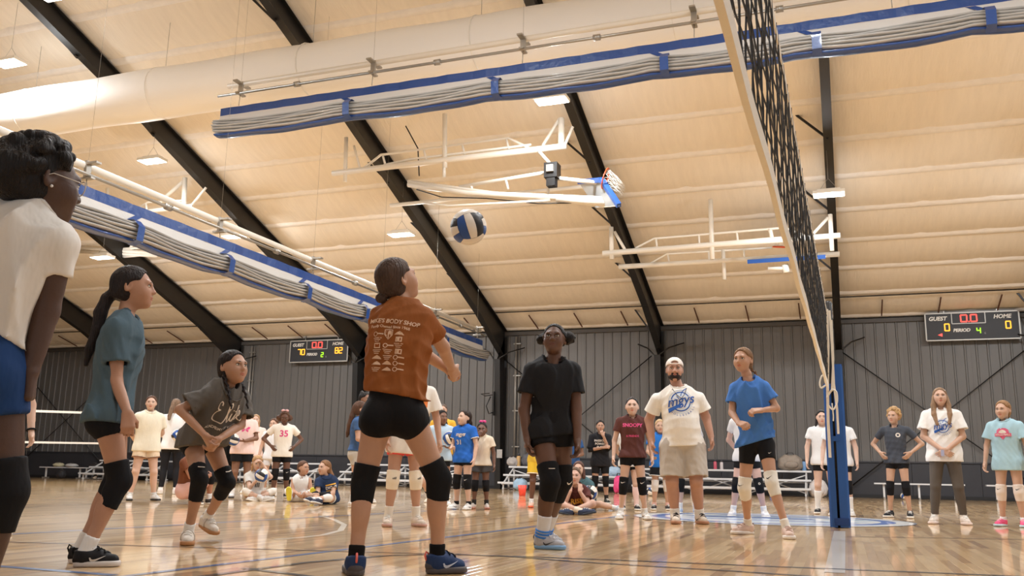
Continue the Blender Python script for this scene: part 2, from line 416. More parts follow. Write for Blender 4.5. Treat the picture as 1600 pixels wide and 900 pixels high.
# steel portal frames
def frame(x):
    f = empty('steel_frame', (x, WY-0.3, 0))
    tw = 0.012; fw_ = 0.20
    def col_in(z): return 0.42+0.30*(z/4.6)          # depth of the tapered column
    # column: outer and inner flange with the web between
    mb = MB()
    zt = EAVE-0.1
    a = np.array([x, WY-0.06, 0]); 
    def I(p0, p1, q0, q1):
        """web between the outer line p and the inner line q, with flanges along both"""
        p0, p1, q0, q1 = [np.array(v, float) for v in (p0, p1, q0, q1)]
        ex = np.array([tw/2, 0, 0]); mb.add([p0-ex, q0-ex, q1-ex, p1-ex, p0+ex, q0+ex, q1+ex, p1+ex], [(0, 1, 2, 3), (7, 6, 5, 4)])
        mb.bar(p0, p1, fw_, 0.016, (q0-p0)); mb.bar(q0, q1, fw_, 0.016, (q0-p0))
    mb = MB(); I((x, WY-.06, 0), (x, WY-.06, zt), (x, WY-.06-col_in(0), 0), (x, WY-.06-col_in(4.3), 4.3))
    c = mb.build('column', M_BLACK); 
    def raf(ya, yb, da, db):
        I((x, ya, deck(ya)-.12), (x, yb, deck(yb)-.12), (x, ya, deck(ya)-.12-da), (x, yb, deck(yb)-.12-db))
    mb = MB(); raf(WY-.06, WY-2.6, 1.02, 0.70); raf(WY-2.6, RIDGE_Y+3.2, .70, .46); raf(RIDGE_Y+3.2, RIDGE_Y, .46, .52)
    r1 = mb.build('rafter', M_BLACK)
    mb = MB()
    for (ya, yb, da, db) in ((RIDGE_Y, RIDGE_Y-3, .52, .46), (RIDGE_Y-3, -4.0, .46, .7)): raf(ya, yb, da, db)
    r2 = mb.build('rafter', M_BLACK)
    mb = MB(); mb.box((x, RIDGE_Y, deck(RIDGE_Y)-.42), (.24, .05, .75)); jp = mb.build('ridge_plate', M_BLACK)
    braces = []
    for k in range(6):
        y = WY-1.0-PY*k*2.0; zb = deck(y)-.12-(.95 if k == 0 else .62)
        if y < RIDGE_Y: continue
        braces.append(MB().bar((x, y, zb+.05), (x-.66, y, deck(y)-.04), .05, .05).build('flange_brace', M_BLACK))
    mb = MB()
    kb0 = MB().tube([(x-.1, WY-.85, 4.30), (x-.35, WY-.55, 4.55), (x-.75, WY-.1, 4.75)], .022, 6).build('knee_brace', M_BLACK); mb.tube([(x+.1, WY-.85, 4.30), (x+.35, WY-.55, 4.55), (x+.75, WY-.1, 4.75)], .022, 6)
    kb = mb.build('knee_brace', M_BLACK)
    for o in [c, r1, r2, jp, kb0, kb]+braces:
        o.parent = f; o.matrix_parent_inverse = Matrix.Translation(-Vector(f.location))
    return f
names = ['beyond the right scoreboard', 'at the right edge beside the scoreboard', 'behind the blue padded net post', 'behind the man in the white cap', 'left of the girl in the black shirt',
         'behind the girl in the orange shirt', 'behind the crouching girl in the grey shirt', 'behind the girl in the teal shirt', 'at the far left end of the wall']
for x, nm in zip(COLS, names):
    tag(frame(x), 'black tapered steel column and sloping rafter '+nm, 'steel frame', 'steel portal frames of the hall')
# ------------------------------------------------------------------ fixtures of the hall
def hang(o, parent):
    o.parent = parent; o.matrix_parent_inverse = Matrix.Translation(-Vector(parent.location)); return o
def kid(mb, name, m, parent):
    return hang(mb.build(name, m), parent)
M_WHITE = mat('white_paint', (232, 226, 214), 0.45); M_STEEL = mat('galvanised', (168, 164, 156), 0.35, metal=0.7)
M_ALU = mat('aluminium_plank', (222, 222, 222), 0.4, metal=0.15)
M_LAMP = mat('lamp_diffuser', (255, 250, 240), 0.4, emit=(255, 248, 236), estr=9.0)
# high bay lamps
def lamp(x, y, z, label=None, group=None, drop=None):
    e = empty('ceiling_light', (x, y, z))
    kid(MB().box((x, y, z), (.68, .36, .07)).box((x, y, z+.06), (.5, .2, .06)), 'lamp_housing', M_WHITE, e)
    kid(MB().box((x, y, z-.042), (.64, .32, .012)), 'lamp_diffuser', M_LAMP, e)
    kid(MB().tube([(x-.2, y, z+.08), (x, y, z+.35), (x, y, deck(y)-.1)], .004, 5).tube([(x+.2, y, z+.08), (x, y, z+.35)], .004, 5), 'suspension_cable', M_STEEL, e)
    l = bpy.data.lights.new('high_bay_panel', 'AREA'); l.shape = 'RECTANGLE'; l.size = .62; l.size_y = .30; l.energy = LIGHT_W; l.color = LIGHT_COL
    lo = bpy.data.objects.new('high_bay_panel', l); COL.objects.link(lo); lo.location = (x, y, z-.055)
    l2 = bpy.data.lights.new('high_bay_spill', 'POINT'); l2.shadow_soft_size = .12; l2.energy = SPILL_W; l2.color = LIGHT_COL
    l2o = bpy.data.objects.new('high_bay_spill', l2); COL.objects.link(l2o); l2o.location = (x, y, z-.20)
    for q in (lo, l2o): q.parent = e; q.matrix_parent_inverse = Matrix.Translation(-Vector(e.location))
    tag(e, label or 'white high bay lamp hanging under the roof out of the frame', 'ceiling light', group or 'high bay lamps')
    return e
for (px, py, Y, lb) in [(1295, 302, 20.6, 'bright rectangular lamp by the upright rafter right of the net'), (627, 365, 21.0, 'bright rectangular lamp left of the flying ball'),
                        (238, 250, 17.6, 'bright lamp under the big white duct at the upper left'), (862, 155, 16.6, 'glaring lamp just under the upper blue edged curtain'),
                        (15, 97, 13.8, 'glaring lamp on a long cable in the top left corner'), (366, 368, 21.4, 'lamp glimpsed behind the white tube of the left curtain'),
                        (160, 401, 21.2, 'lamp below the folded hoop on the far left')]:
    q = at(px, py, Y); lamp(q[0], q[1], min(q[2], deck(q[1])-.45), lb)
for X in (-16.5, -11, -5.5, 0, 5.5):
    for Y in (9.5, 3.0):
        if Y > 5 and X > -6: lamp(X, 9.4, 8.4)
        else: lamp(X, Y, 7.6)
for X in (5.5,): 
    for Y in (21.6, 15.5): lamp(X, Y, 6.9 if Y > 20 else 8.3)

# fabric air duct
M_DUCT = mat('duct_fabric', (246, 245, 242), 0.55, bump=(3.0, 0.25, (0.6, 2, 2)))
de = empty('air_duct', (-16, 15, 8.55), label='big white fabric air duct running across under the roof ridge', cat='air duct')
mb = MB(); pts = []; rs = []
x = -30.0
while x < 9.0:
    pts.append((x, 15.0, 8.62)); rs.append(.56+.012*math.sin(x*2.1)); x += .5
kid(mb.tube(pts, rs, 28), 'duct_sleeve', M_DUCT, de)
for k in range(10):
    x = -29+3.8*k; kid(MB().tube([(x+.012*math.cos(t), 15+.566*math.cos(t), 8.62+.566*math.sin(t)) for t in [2*math.pi*i/24 for i in range(24)]], .012, 5, closed=True), 'duct_ring', mat('duct_ring', (238, 236, 230), .5), de)
    kid(MB().tube([(x, 15, 9.2), (x, 15, deck(15)-.1)], .006, 4), 'hanger_cable', M_STEEL, de)

# divider curtains drawn up under the roof
M_VGREY = mat('curtain_vinyl_grey', (176, 172, 166), 0.4, coat=0.2, noise=(6, .06)); M_VBLUE = mat('curtain_vinyl_blue', (28, 68, 134), 0.38, coat=0.25, bump=(9, .5))
M_VSHEET = mat('curtain_vinyl_light', (206, 202, 196), 0.45, bump=(5, .3))
def curtain(e, org, d, L, n, straps, zt, side):
    """e: thing, org: start point at the strip's top, d: unit direction, L: length, n: toward-viewer unit, straps: distances along"""
    d = np.array(d, float); n = np.array(n, float); org = np.array(org, float); up = np.array([0, 0, 1.0])
    P = lambda s, o, z: org+d*s+n*o+up*z
    mb = MB(); N = int(L/.25)
    for i in range(N):
        a, b = L*i/N, L*(i+1)/N; wa, wb = .012*math.sin(a*9), .012*math.sin(b*9)
        mb.add([P(a, wa, -.16), P(b, wb, -.16), P(b, wb, 0), P(a, wa, 0)], [(0, 1, 2, 3)], True)
    kid(mb, 'header_band', M_VBLUE, e)
    mb = MB()
    for i in range(N):
        a, b = L*i/N, L*(i+1)/N
        mb.add([P(a, .02, -.38), P(b, .02, -.38), P(b, .0, -.16), P(a, .0, -.16)], [(0, 1, 2, 3)], True)
    kid(mb, 'upper_sheet', M_VSHEET, e)
    ks = sorted(straps)
    def sag(s):
        k0 = max([k for k in ks if k <= s], default=0.0); k1 = min([k for k in ks if k > s], default=L)
        t = (s-k0)/max(.1, k1-k0); return -.055*math.sin(math.pi*t)**.7
    for j in range(6):                                    # layers of the bundle
        last = j >= 5
        mb = MB(); pts = []; rs = []
        for i in range(N+1):
            s = L*i/N; pts.append(P(s, .03+.07*(1-abs(j-2)/4.0)+.010*math.sin(s*3+j), -.33-.052*j+sag(s)+.008*math.sin(s*5+j*2))); rs.append(1.0)
        # flattened folds: a tube with an elliptical section
        vs = []; m = 8
        for q in pts:
            for k in range(m):
                t = 2*math.pi*k/m; vs.append(q+n*(.15 if not last else .12)*math.cos(t)+up*.031*math.sin(t))
        fs = [(i*m+k, i*m+(k+1) % m, (i+1)*m+(k+1) % m, (i+1)*m+k) for i in range(N) for k in range(m)]+[tuple(range(m))[::-1], tuple(N*m+k for k in range(m))]
        mb.add(vs, fs, True); kid(mb, 'curtain_fold', M_VBLUE if last else M_VGREY, e)
    for s in ks:
        if s < .2 or s > L-.2: continue
        z = sag(s); pts = [P(s, .0, -.16), P(s+.2, .04, -.28), P(s+.22, .20, -.30), P(s+.22, .30, -.40), P(s+.22, .28, -.62), P(s+.22, .12, -.68)]
        mb = MB()
        for a, b in zip(pts[:-1], pts[1:]):
            w = d*.07; mb.add([a-w, a+w, b+w, b-w], [(0, 1, 2, 3)])
        kid(mb, 'curtain_strap', M_VBLUE, e)
    # hanging tube, drive pipe, clamps
    kid(MB().tube([P(.1, -.05, zt[0]), P(L-.6, -.05, zt[0])], .055, 10), 'hanging_tube', M_WHITE, e)
    kid(MB().tube([P(-.05, 0.05, zt[1]), P(L-.1, .05, zt[1])], .028, 8), 'drive_pipe', M_STEEL, e)
    s = .45
    while s < L:
        mb = MB(); c = P(s, 0, (zt[0]+zt[1])/2)
        mb.bar(c+n*.2+up*.1, c-n*.25+up*.1, .1, .03); mb.bar(c-up*.12, c+up*.14, .05, .09, d); mb.bar(c-up*.12+n*.12, c-up*.12-n*.12, .08, .03)
        mb.tube([c-up*.12, P(s, .02, 0.0)], .008, 5)
        kid(mb, 'pipe_clamp', M_STEEL, e)
        kid(MB().tube([P(s+1.3, .05, zt[1]), P(s+1.42, .05, zt[1])], .055, 10), 'pipe_coupling', M_STEEL, e)
        kid(MB().tube([c+up*.1, np.array([c[0], c[1], deck(c[1])-.1])], .0028, 4), 'hanger_cable', M_STEEL, e)
        s += 3.0
    return e
o = at(345, 170, 14.0)
_d = ray(1480, 0); _q = CAM+_d*((o[2]-CAM[2])/_d[2]); dv = nrm(_q-o)
c1 = empty('divider_curtain', o, label='long grey and blue divider curtain drawn up in folds across the upper picture', cat='divider curtain')
st = [at(px, 150, 14.0)[0]-o[0] for px in (540, 767, 1025, 1258, 1525)]+[16.0]
curtain(c1, o, dv, 17.5, (dv[1], -dv[0], 0), st, (at(345, 135, 14)[2]-o[2], at(345, 152, 14)[2]-o[2]), 1)
p0 = at(755, 545, 24.9); X2 = -10.0
y1 = 25.0; zt2 = 4.40
c2 = empty('divider_curtain', (X2, y1, zt2), label='grey and blue divider curtain drawn up in folds running away on the left', cat='divider curtain')
st = []
for px, py in ((215, 350), (355, 405), (475, 452), (565, 485), (690, 530)):
    d_ = ray(px, py); t = X2/d_[0]; st.append(y1-(CAM+d_*t)[1])
st += [y1-4.5, y1-1.5]
curtain(c2, (X2, y1, zt2), (0, -1, 0), 25.0-1.5, (1, 0, 0), st, (.30, .15), 1)

# folded basketball hoops hung between the rafters
M_HOOP = mat('hoop_frame_white', (236, 230, 218), 0.4); M_PADB = mat('backboard_pad_blue', (34, 84, 160), 0.45)
M_BOARD = mat('backboard_acrylic', (225, 230, 232), 0.12, trans=0.5, coat=0.3); M_ORANGE = mat('rim_orange', (214, 84, 44), 0.4); M_CORD = mat('white_cord', (232, 228, 218), 0.7)
def bars(e, Y, name, rows, m=None):
    for r, *pts in rows:
        P = [at(p[0], p[1], p[2] if len(p) > 2 else Y) for p in pts]
        kid(MB().tube(P, r, 8, smooth=True), name, m or M_HOOP, e)
def hoop(Y, label, beam, rail, hanger, arm, board=None, rim=None, motor=None, cord=None, pad=None):
    a = at(*hanger[0][1][:2], Y)
    e = empty('basketball_hoop', a, label=label, cat='basketball hoop')
    bars(e, Y, 'frame_beam', beam); bars(e, Y, 'truss_rail', rail); bars(e, Y, 'drop_tube', hanger); bars(e, Y, 'swing_arm', arm)
    if board:
        q = [at(*p) for p in board]; nrm = np.cross(q[1]-q[0], q[3]-q[0]); nrm /= np.linalg.norm(nrm)
        kid(MB().prism(q, nrm*-.02, nrm*.02), 'backboard', M_BOARD, e)
        for i, j in pad: kid(MB().bar(q[i], q[j], .10, .10, nrm), 'backboard_pad', M_PADB, e)
        kid(MB().tube(q, .022, 6, closed=True), 'backboard_frame', M_HOOP, e)
    if rim:
        c, nx = np.array(at(*rim[0])), np.array(rim[1], float); nx /= np.linalg.norm(nx)
        u = np.cross(nx, (0, 1, .2)); u /= np.linalg.norm(u); v = np.cross(nx, u)
        ring = [c+.225*(math.cos(t)*u+math.sin(t)*v) for t in [2*math.pi*i/20 for i in range(20)]]
        kid(MB().tube(ring, .016, 6, closed=True), 'rim', M_ORANGE, e)
        mb = MB()
        for i in range(12):
            t0 = 2*math.pi*i/12
            for s in (1, -1):
                pts = []
                for k in range(5):
                    h = k/4; rr_ = .22*(1-.5*h**.7); t = t0+s*.26*k
                    pts.append(c+nx*(.4*h)+np.array([0, 0, -.16*h*h])+rr_*(math.cos(t)*u+math.sin(t)*v))
                mb.tube(pts, .006, 4)
        tag(kid(mb, 'rim_net', M_CORD, e), kind='stuff')
    if motor:
        c = at(*motor); kid(MB().box(c, (.3, .3, .34)).box(c+np.array([0, -.03, -.26]), (.2, .2, .2)), 'winch_motor', M_BLACK, e)
        kid(MB().box(c+np.array([0, -.18, .02]), (.16, .06, .16)), 'winch_cover', M_STEEL, e)
    if cord: bars(e, Y, 'cable', cord, M_BLACK)
    return e
hoop(18.3, 'white ceiling hoop folded flat with blue edged backboard, upper middle above the ball',
     [(.075, (520, 271), (885, 228)), (.05, (610, 321, 20), (930, 290, 20))],
     [(.032, (570, 262), (595, 242), (795, 216), (832, 234)), (.03, (600, 258), (640, 249), (830, 226)), (.028, (598, 243), (602, 257)), (.028, (662, 234), (666, 250)), (.028, (722, 226), (726, 241)), (.028, (791, 217), (795, 233))],
     [(.06, (695, 178), (695, 262)), (.04, (694, 262), (694, 277)), (.05, (541, 215), (539, 284)), (.075, (877, 185), (877, 230)), (.04, (874, 186), (848, 228)), (.035, (895, 198), (882, 228)), (.03, (553, 228), (562, 262)), (.04, (840, 234), (865, 262))],
     [(.07, (638, 288), (730, 302), (955, 312)), (.05, (638, 284), (770, 302), (860, 311)), (.045, (718, 292), (862, 268)), (.03, (735, 288), (738, 297)), (.03, (790, 279), (794, 296)), (.03, (855, 272), (857, 305)), (.085, (870, 310), (955, 318)), (.05, (866, 278), (940, 286)), (.03, (660, 316), (700, 322), (860, 313))],
     board=[(905, 284, 19.2), (940, 281, 18.0), (967, 321, 17.6), (932, 324, 18.8)], pad=[(0, 1), (1, 2)],
     rim=((946, 279, 18.0), (1, .1, -.35)), motor=(863, 268, 18.2), cord=[(.014, (651, 296), (690, 308), (760, 310), (840, 318), (900, 317)), (.016, (634, 197), (653, 232), (655, 275))])
hoop(22.5, 'white ceiling hoop folded flat left of the net mesh, blue padded board edge-on',
     [(.075, (942, 396), (1313, 368)), (.07, (967, 417, 23.6), (1312, 397, 23.6))],
     [(.032, (993, 388), (1022, 373), (1226, 356), (1262, 370)), (.03, (1020, 388), (1100, 381), (1225, 371)), (.026, (1025, 373), (1027, 388)), (.026, (1092, 367), (1093, 383)), (.026, (1151, 362), (1153, 378)), (.028, (1016, 412, 23.6), (1042, 397, 23.6), (1206, 387, 23.6)), (.024, (1043, 397, 23.6), (1046, 411, 23.6)), (.024, (1107, 394, 23.6), (1108, 408, 23.6)), (.024, (1162, 390, 23.6), (1163, 404, 23.6))],
     [(.06, (955, 355), (956, 405)), (.06, (1110, 312), (1113, 405)), (.055, (1297, 335), (1300, 392)), (.04, (960, 362), (980, 396)), (.04, (1294, 340), (1270, 366)), (.05, (1130, 390, 23.6), (1132, 437, 23.6))],
     [(.05, (1200, 420, 23.4), (1232, 419, 23.4)), (.09, (1226, 414, 23.4), (1229, 426, 23.4)), (.05, (1203, 358), (1206, 371))],
     board=[(1168, 409, 23.2), (1290, 401, 23.2), (1290, 399, 24.2), (1168, 407, 24.2)], pad=[(0, 1)], rim=((1222, 386, 23.0), (0.1, -.2, 1)), motor=None)
hoop(19.6, 'white ceiling hoop frame behind the left curtain, under the long sloping rafter',
     [(.07, (190, 336), (300, 322)), (.04, (130, 352), (225, 345))],
     [(.03, (215, 325), (232, 316), (290, 313))],
     [(.07, (289, 278), (287, 322)), (.05, (286, 284), (246, 318)), (.035, (322, 293), (300, 320)), (.05, (168, 294), (167, 340))],
     [(.03, (228, 318), (230, 336))])
hoop(22.6, 'folded hoop arms hanging low behind the first girl in the white shirt',
     [(.06, (100, 386), (248, 396)), (.05, (120, 393), (246, 400))],
     [(.03, (158, 376), (182, 387), (184, 394))],
     [(.05, (210, 376), (203, 390)), (.03, (248, 384), (247, 400))],
     [(.045, (150, 392), (235, 386)), (.045, (185, 402), (247, 396))])

# scoreboards
M_SB = mat('scoreboard_black', (44, 45, 50), 0.5); M_SBF = mat('scoreboard_frame', (186, 184, 178), 0.4, metal=0.3)
M_LET = mat('board_lettering', (232, 232, 228), 0.5); M_RED = mat('led_red', (255, 80, 70), .5, emit=(255, 90, 80), estr=1.6)
M_AMB = mat('led_amber', (255, 190, 60), .5, emit=(255, 180, 50), estr=1.5); M_GRN = mat('led_green', (170, 240, 40), .5, emit=(170, 240, 40), estr=1.2)
SEG = {'0': 'abcdef', '1': 'bc', '2': 'abged', '3': 'abgcd', '4': 'fgbc', '7': 'abc', '8': 'abcdefg', '5': 'afgcd'}
def digit(mb, ch, x, z, w, h, y, th):
    pos = {'a': ((0, h), (w, h)), 'g': ((0, h/2), (w, h/2)), 'd': ((0, 0), (w, 0)), 'f': ((0, h/2), (0, h)), 'b': ((w, h/2), (w, h)), 'e': ((0, 0), (0, h/2)), 'c': ((w, 0), (w, h/2))}
    for s in SEG[ch]:
        (x0, z0), (x1, z1) = pos[s]; mb.bar((x+x0, y, z+z0), (x+x1, y, z+z1), th, .01, (0, 1, 0))
def scoreboard(x, z, guest, home, per, label, arrow):
    w, h = 2.46, .80; y = WY-.28
    e = empty('scoreboard', (x, y, z), label=label, cat='scoreboard')
    kid(MB().box((x, y+.06, z), (w, .12, h)), 'cabinet', M_SB, e)
    f = y-.002
    def fr(x0, z0, x1, z1): return MB().bar((x0, f, z0), (x1, f, z1), .035, .03, (0, 1, 0))
    for q in ((-w/2, h/2, w/2, h/2), (-w/2, -h/2, w/2, -h/2), (-w/2, -h/2, -w/2, h/2), (w/2, -h/2, w/2, h/2)):
        kid(fr(x+q[0], z+q[1], x+q[2], z+q[3]), 'frame_edge', M_SBF, e)
    for q in ((-.52, h/2, -.52, .08), (.36, h/2, .36, .08), (-.52, .08, .36, .08)):
        kid(MB().bar((x+q[0], f, z+q[1]), (x+q[2], f, z+q[3]), .022, .02, (0, 1, 0)), 'clock_frame', M_SBF, e)
    for t, tx, tz, sz in (('GUEST', -.90, .24, .16), ('HOME', .80, .25, .16), ('PERIOD', -.28, -.12, .13)):
        hang(flat_text('lettering', t, (x+tx, f-.004, z+tz), (1, 0, 0), (0, 0, 1), sz, M_LET, shear=.2, bold=.006), e)
    mb = MB(); digit(mb, '0', x-.28, z+.13, .16, .2, f-.008, .035); digit(mb, '0', x-.02, z+.13, .16, .2, f-.008, .035); mb.box((x-.07, f-.008, z+.13), (.03, .01, .03)); kid(mb, 'clock_digits', M_RED, e)
    mb = MB()
    for i, ch in enumerate(guest): digit(mb, ch, x-.72+(.17*(i+1-len(guest))), z-.12, .12, .2, f-.008, .034)
    kid(mb, 'guest_digits', M_AMB, e)
    mb = MB()
    for i, ch in enumerate(home): digit(mb, ch, x+.88+(.17*(i+1-len(home))), z-.10, .12, .2, f-.008, .034)
    kid(mb, 'home_digits', M_AMB, e)
    mb = MB(); digit(mb, per, x+.12, z-.22, .09, .16, f-.008, .028); kid(mb, 'period_digit', M_GRN, e)
    hang(flat_text('lettering', '6' if arrow else '8', (x+.33, f-.004, z-.22), (1, 0, 0), (0, 0, 1), .09, mat('dim_lettering', (150, 150, 150), .5)), e)
    if arrow:
        mb = MB(); mb.add([(x-.92, f-.01, z-.24), (x-.80, f-.01, z-.19), (x-.80, f-.01, z-.29)], [(0, 2, 1)]); kid(mb, 'possession_arrow', M_RED, e)
    for sx in (-.7, .7): kid(MB().bar((x+sx, WY-.1, z+h/2), (x+sx, WY-.1, z+h/2+.25), .05, .03), 'wall_bracket', M_STEEL, e)
scoreboard(3.74, 4.96, '0', '0', '4', 'black scoreboard on the right wall reading period 4 with two zero scores', True)
scoreboard(-18.13, 4.84, '70', '82', '2', 'black scoreboard on the left wall showing guest 70 and home 82', False)

# bracing rods, downspouts, brackets and the like on the far wall
def rod(a, b, r=.018): return MB().tube([a, b], r, 6)
for xa, xb, lb in ((COLS[2], COLS[1], 'right bay below the scoreboard'), (COLS[4], COLS[3], 'bay behind the girl in the black shirt'), (COLS[8], COLS[7], 'bay at the far left')):
    e = empty('wall_bracing', ((xa+xb)/2, WY-.12, 0), label='crossed dark bracing rods on the grey wall, '+lb, cat='bracing')
    kid(rod((xa+.05, WY-.10, 4.35), (xb-.3, WY-.10, .25)), 'bracing_rod', M_BLACK, e); kid(rod((xa+.05, WY-.14, .25), (xb-.3, WY-.14, 4.35)), 'bracing_rod', M_BLACK, e)
M_PIPE = mat('downpipe_grey', (150, 146, 140), .4, metal=.4)
for x, lb in ((COLS[4]+.42, 'beside the column left of the girl in black'), (COLS[6]+.5, 'beside the column behind the crouching girl'), (COLS[8]+.5, 'near the far left column')):
    e = empty('conduit_pipe', (x, WY-.08, 0), label='pale vertical conduit pipe on wall '+lb, cat='pipe')
    kid(MB().tube([(x, WY-.06, .9), (x, WY-.06, 5.15)], .045, 8).tube([(x+.12, WY-.05, .9), (x+.12, WY-.05, 5.15)], .02, 6), 'pipe', M_PIPE, e)
    for z in (1.4, 2.6, 3.8, 4.9): kid(MB().box((x+.05, WY-.07, z), (.26, .05, .04)), 'pipe_clip', M_STEEL, e)
# sag rods at the eave
for i in range(len(COLS)-1):
    for k in range(3):
        x = COLS[i+1]+BAY*(k+.75)/3.5+.1
        e = MB().bar((0, .50, -.02), (0, -.52, .27), .035, .03).build('sag_rod', mat('rust_primer', (96, 62, 44), .6), ceil); e.location = (x, WY-.70, 5.40)
tag(MB().tube([(XL, WY-PY+.03, deck(WY-PY)-.13), (XR, WY-PY+.03, deck(WY-PY)-.13)], .02, 6).build('eave_cable', M_BLACK), 'thin dark conduit running along the last purlin above the wall', 'conduit')
# wire bracket and paper on the column left of the black shirted girl
xc = COLS[4]
e = empty('ball_rack_bracket', (xc-.2, WY-.8, 2.9), label='black wire bracket hooked on the column above the girl with the pink bow', cat='bracket')
kid(MB().tube([(xc-.12, WY-.7, 3.1), (xc-.4, WY-.8, 3.05), (xc-.45, WY-1.0, 3.1), (xc-.15, WY-1.0, 3.12)], .016, 6).tube([(xc-.15, WY-.9, 3.02), (xc-.28, WY-.95, 2.7), (xc-.2, WY-.9, 2.45), (xc-.1, WY-.8, 2.5)], .022, 6), 'hook', M_BLACK, e)
kid(MB().box((xc-.1, WY-.75, 2.8), (.05, .08, .8)), 'back_plate', M_BLACK, e)
p = at(782, 709, WY-.52)
tag(MB().box((0, 0, 0), (.19, .006, .28)).build('paper_notice', mat('grey_paper', (176, 172, 168), .7, noise=(20, .12))), 'pale paper notice taped on the black column', 'notice').location = (p[0], WY-.62, p[2])

# aluminium benches and low bleachers along the wall
def bench(x0, x1, y, label, group='single plank benches by the wall'):
    e = empty('bench', ((x0+x1)/2, y, 0), label=label, cat='bench', group=group)
    kid(MB().box(((x0+x1)/2, y, .42), (x1-x0, .25, .04)), 'seat_plank', M_ALU, e)
    n = max(2, int(round((x1-x0)/1.5))+1)
    for k in range(n):
        x = x0+.25+(x1-x0-.5)*k/(n-1)
        kid(MB().bar((x, y, 0.05), (x, y, .40), .05, .05), 'leg', M_ALU, e); kid(MB().bar((x, y-.16, .025), (x, y+.16, .025), .05, .05), 'foot', M_STEEL, e)
q = at(1366, 760, 28.1)[0]; bench(q, at(1498, 762, 28.1)[0]+.15, 28.1, 'silver plank bench behind the girl in the dark grey shirt')
bench(at(1541, 764, 28.1)[0], 6.2, 28.1, 'silver plank bench behind the girl in the light blue shirt')
bench(at(66, 726, 28.2)[0], at(134, 728, 28.2)[0], 28.2, 'silver plank bench at the far left below the second net')
bench(at(136, 728, 28.2)[0]+.1, -27.5, 28.2, 'silver plank bench just behind the teal shirted girl')
def bleacher(x0, x1, label):
    e = empty('bleacher', ((x0+x1)/2, 28.2, 0), label=label, cat='bleacher')
    rows = [(27.45, .22), (27.95, .46), (28.45, .72)]
    for y, z in rows: kid(MB().box(((x0+x1)/2, y, z), (x1-x0, .25, .055)), 'seat_plank', M_ALU, e)
    for y, z in ((27.75, .2), (28.2, .42)): kid(MB().box(((x0+x1)/2, y, z-.02), (x1-x0, .2, .03)), 'foot_plank', M_ALU, e)
    n = max(2, int(round((x1-x0)/1.8))+1)
    for k in range(n):
        x = x0+.15+(x1-x0-.3)*k/(n-1)
        for y, z in rows: kid(MB().bar((x, y, 0), (x, y, z), .045, .045), 'upright', M_ALU, e)
        kid(MB().bar((x, 27.4, .04), (x, 28.55, .04), .04, .04), 'base_rail', M_ALU, e)
        kid(MB().bar((x, 27.45, .2), (x, 28.45, .7), .04, .04), 'slope_rail', M_ALU, e)
    for k in range(n-1):
        xa = x0+.15+(x1-x0-.3)*k/(n-1); xb = x0+.15+(x1-x0-.3)*(k+1)/(n-1)
        kid(MB().bar((xa, 28.4, .08), (xb, 28.4, .62), .03, .03), 'cross_brace', M_ALU, e); kid(MB().bar((xa, 28.43, .62), (xb, 28.43, .08), .03, .03), 'cross_brace', M_ALU, e)
bleacher(-6.0, at(1268, 745, 28.2)[0], 'silver three row bleacher right of the man, ending beside the net post')
bleacher(-10.3, -6.3, 'silver three row bleacher behind the girl in the black shirt')
bleacher(-20.6, -17.2, 'silver three row bleacher behind the three seated girls')
bleacher(-16.3, -11.9, 'silver three row bleacher seen between the legs of the orange shirted girl')
bleacher(-27.3, -24.0, 'silver three row bleacher behind the girl in cream shorts')

# things left on and around the bleachers
def rest(z, Y):
    """height of the plank, bench or floor that carries a thing"""
    t = {28.45: .741, 27.95: .481, 27.45: .241, 28.2: .441}.get(Y)
    return .001 if t is None else t
def bag(px, py, Y, w, h, rgb, label, name='bag', strap=None):
    c = at(px, py, Y); c[2] = rest(c[2]-h/2, Y)+h/2; e = empty(name, (c[0], c[1], c[2]-h/2), label=label, cat=name.replace('_', ' '))
    m = mat('cloth_%d_%d_%d' % rgb, rgb, .7, noise=(9, .1)); r = random.Random(px)
    mb = MB(); mb.ell((0, 0, 0), (1, 1, 1), n=22, m=14); v = []
    for q in mb.v:
        q = np.sign(q)*np.abs(np.array(q))**.72; k = 1+.07*math.sin(q[0]*7+px)*math.cos(q[2]*6+py)+.05*math.sin(q[1]*11+q[0]*9+px)
        v.append(tuple(c+q*k*np.array([w/2, w*.34, h/2])*np.array([1-.18*max(0, q[2]), 1-.1*max(0, q[2]), 1])))
    mb.v = v; kid(mb, 'bag_body', m, e)
    kid(MB().ell(c+np.array([w*.05, -w*.3, -h*.12]), (w*.3, w*.14, h*.25), n=10, m=7), 'front_pocket', m, e)
    kid(MB().tube([c+np.array([-w*.2, 0, h*.42]), c+np.array([-w*.1, -.03, h*.62]), c+np.array([w*.1, -.03, h*.62]), c+np.array([w*.2, 0, h*.42])], .018, 6), 'carry_handle', mat('strap_dark', strap or (70, 66, 64), .7), e)
    return e
def bottle(px, py, Y, r, h, rgb, label, cap=(60, 60, 66)):
    c = at(px, py, Y); z0 = rest(c[2]-h/2, Y)
    e = empty('water_bottle', (c[0], c[1], z0), label=label, cat='bottle')
    kid(MB().lathe([(r*.9, 0), (r, .01), (r, h*.72), (r*.7, h*.8)], 12, (c[0], c[1], z0)), 'bottle_body', mat('bottle_%d_%d_%d' % rgb, rgb, .35), e)
    kid(MB().lathe([(r*.62, h*.79), (r*.62, h*.97), (r*.4, h)], 12, (c[0], c[1], z0)), 'bottle_cap', mat('cap_%d_%d_%d' % cap, cap, .4), e)
bag(1236, 748, 28.45, .70, .46, (150, 138, 126), 'grey brown duffel bag slumped on the bleacher left of the net post', 'duffel_bag')
bottle(1257, 743, 28.45, .06, .34, (120, 160, 205), 'light blue water bottle at the end of the bleacher')
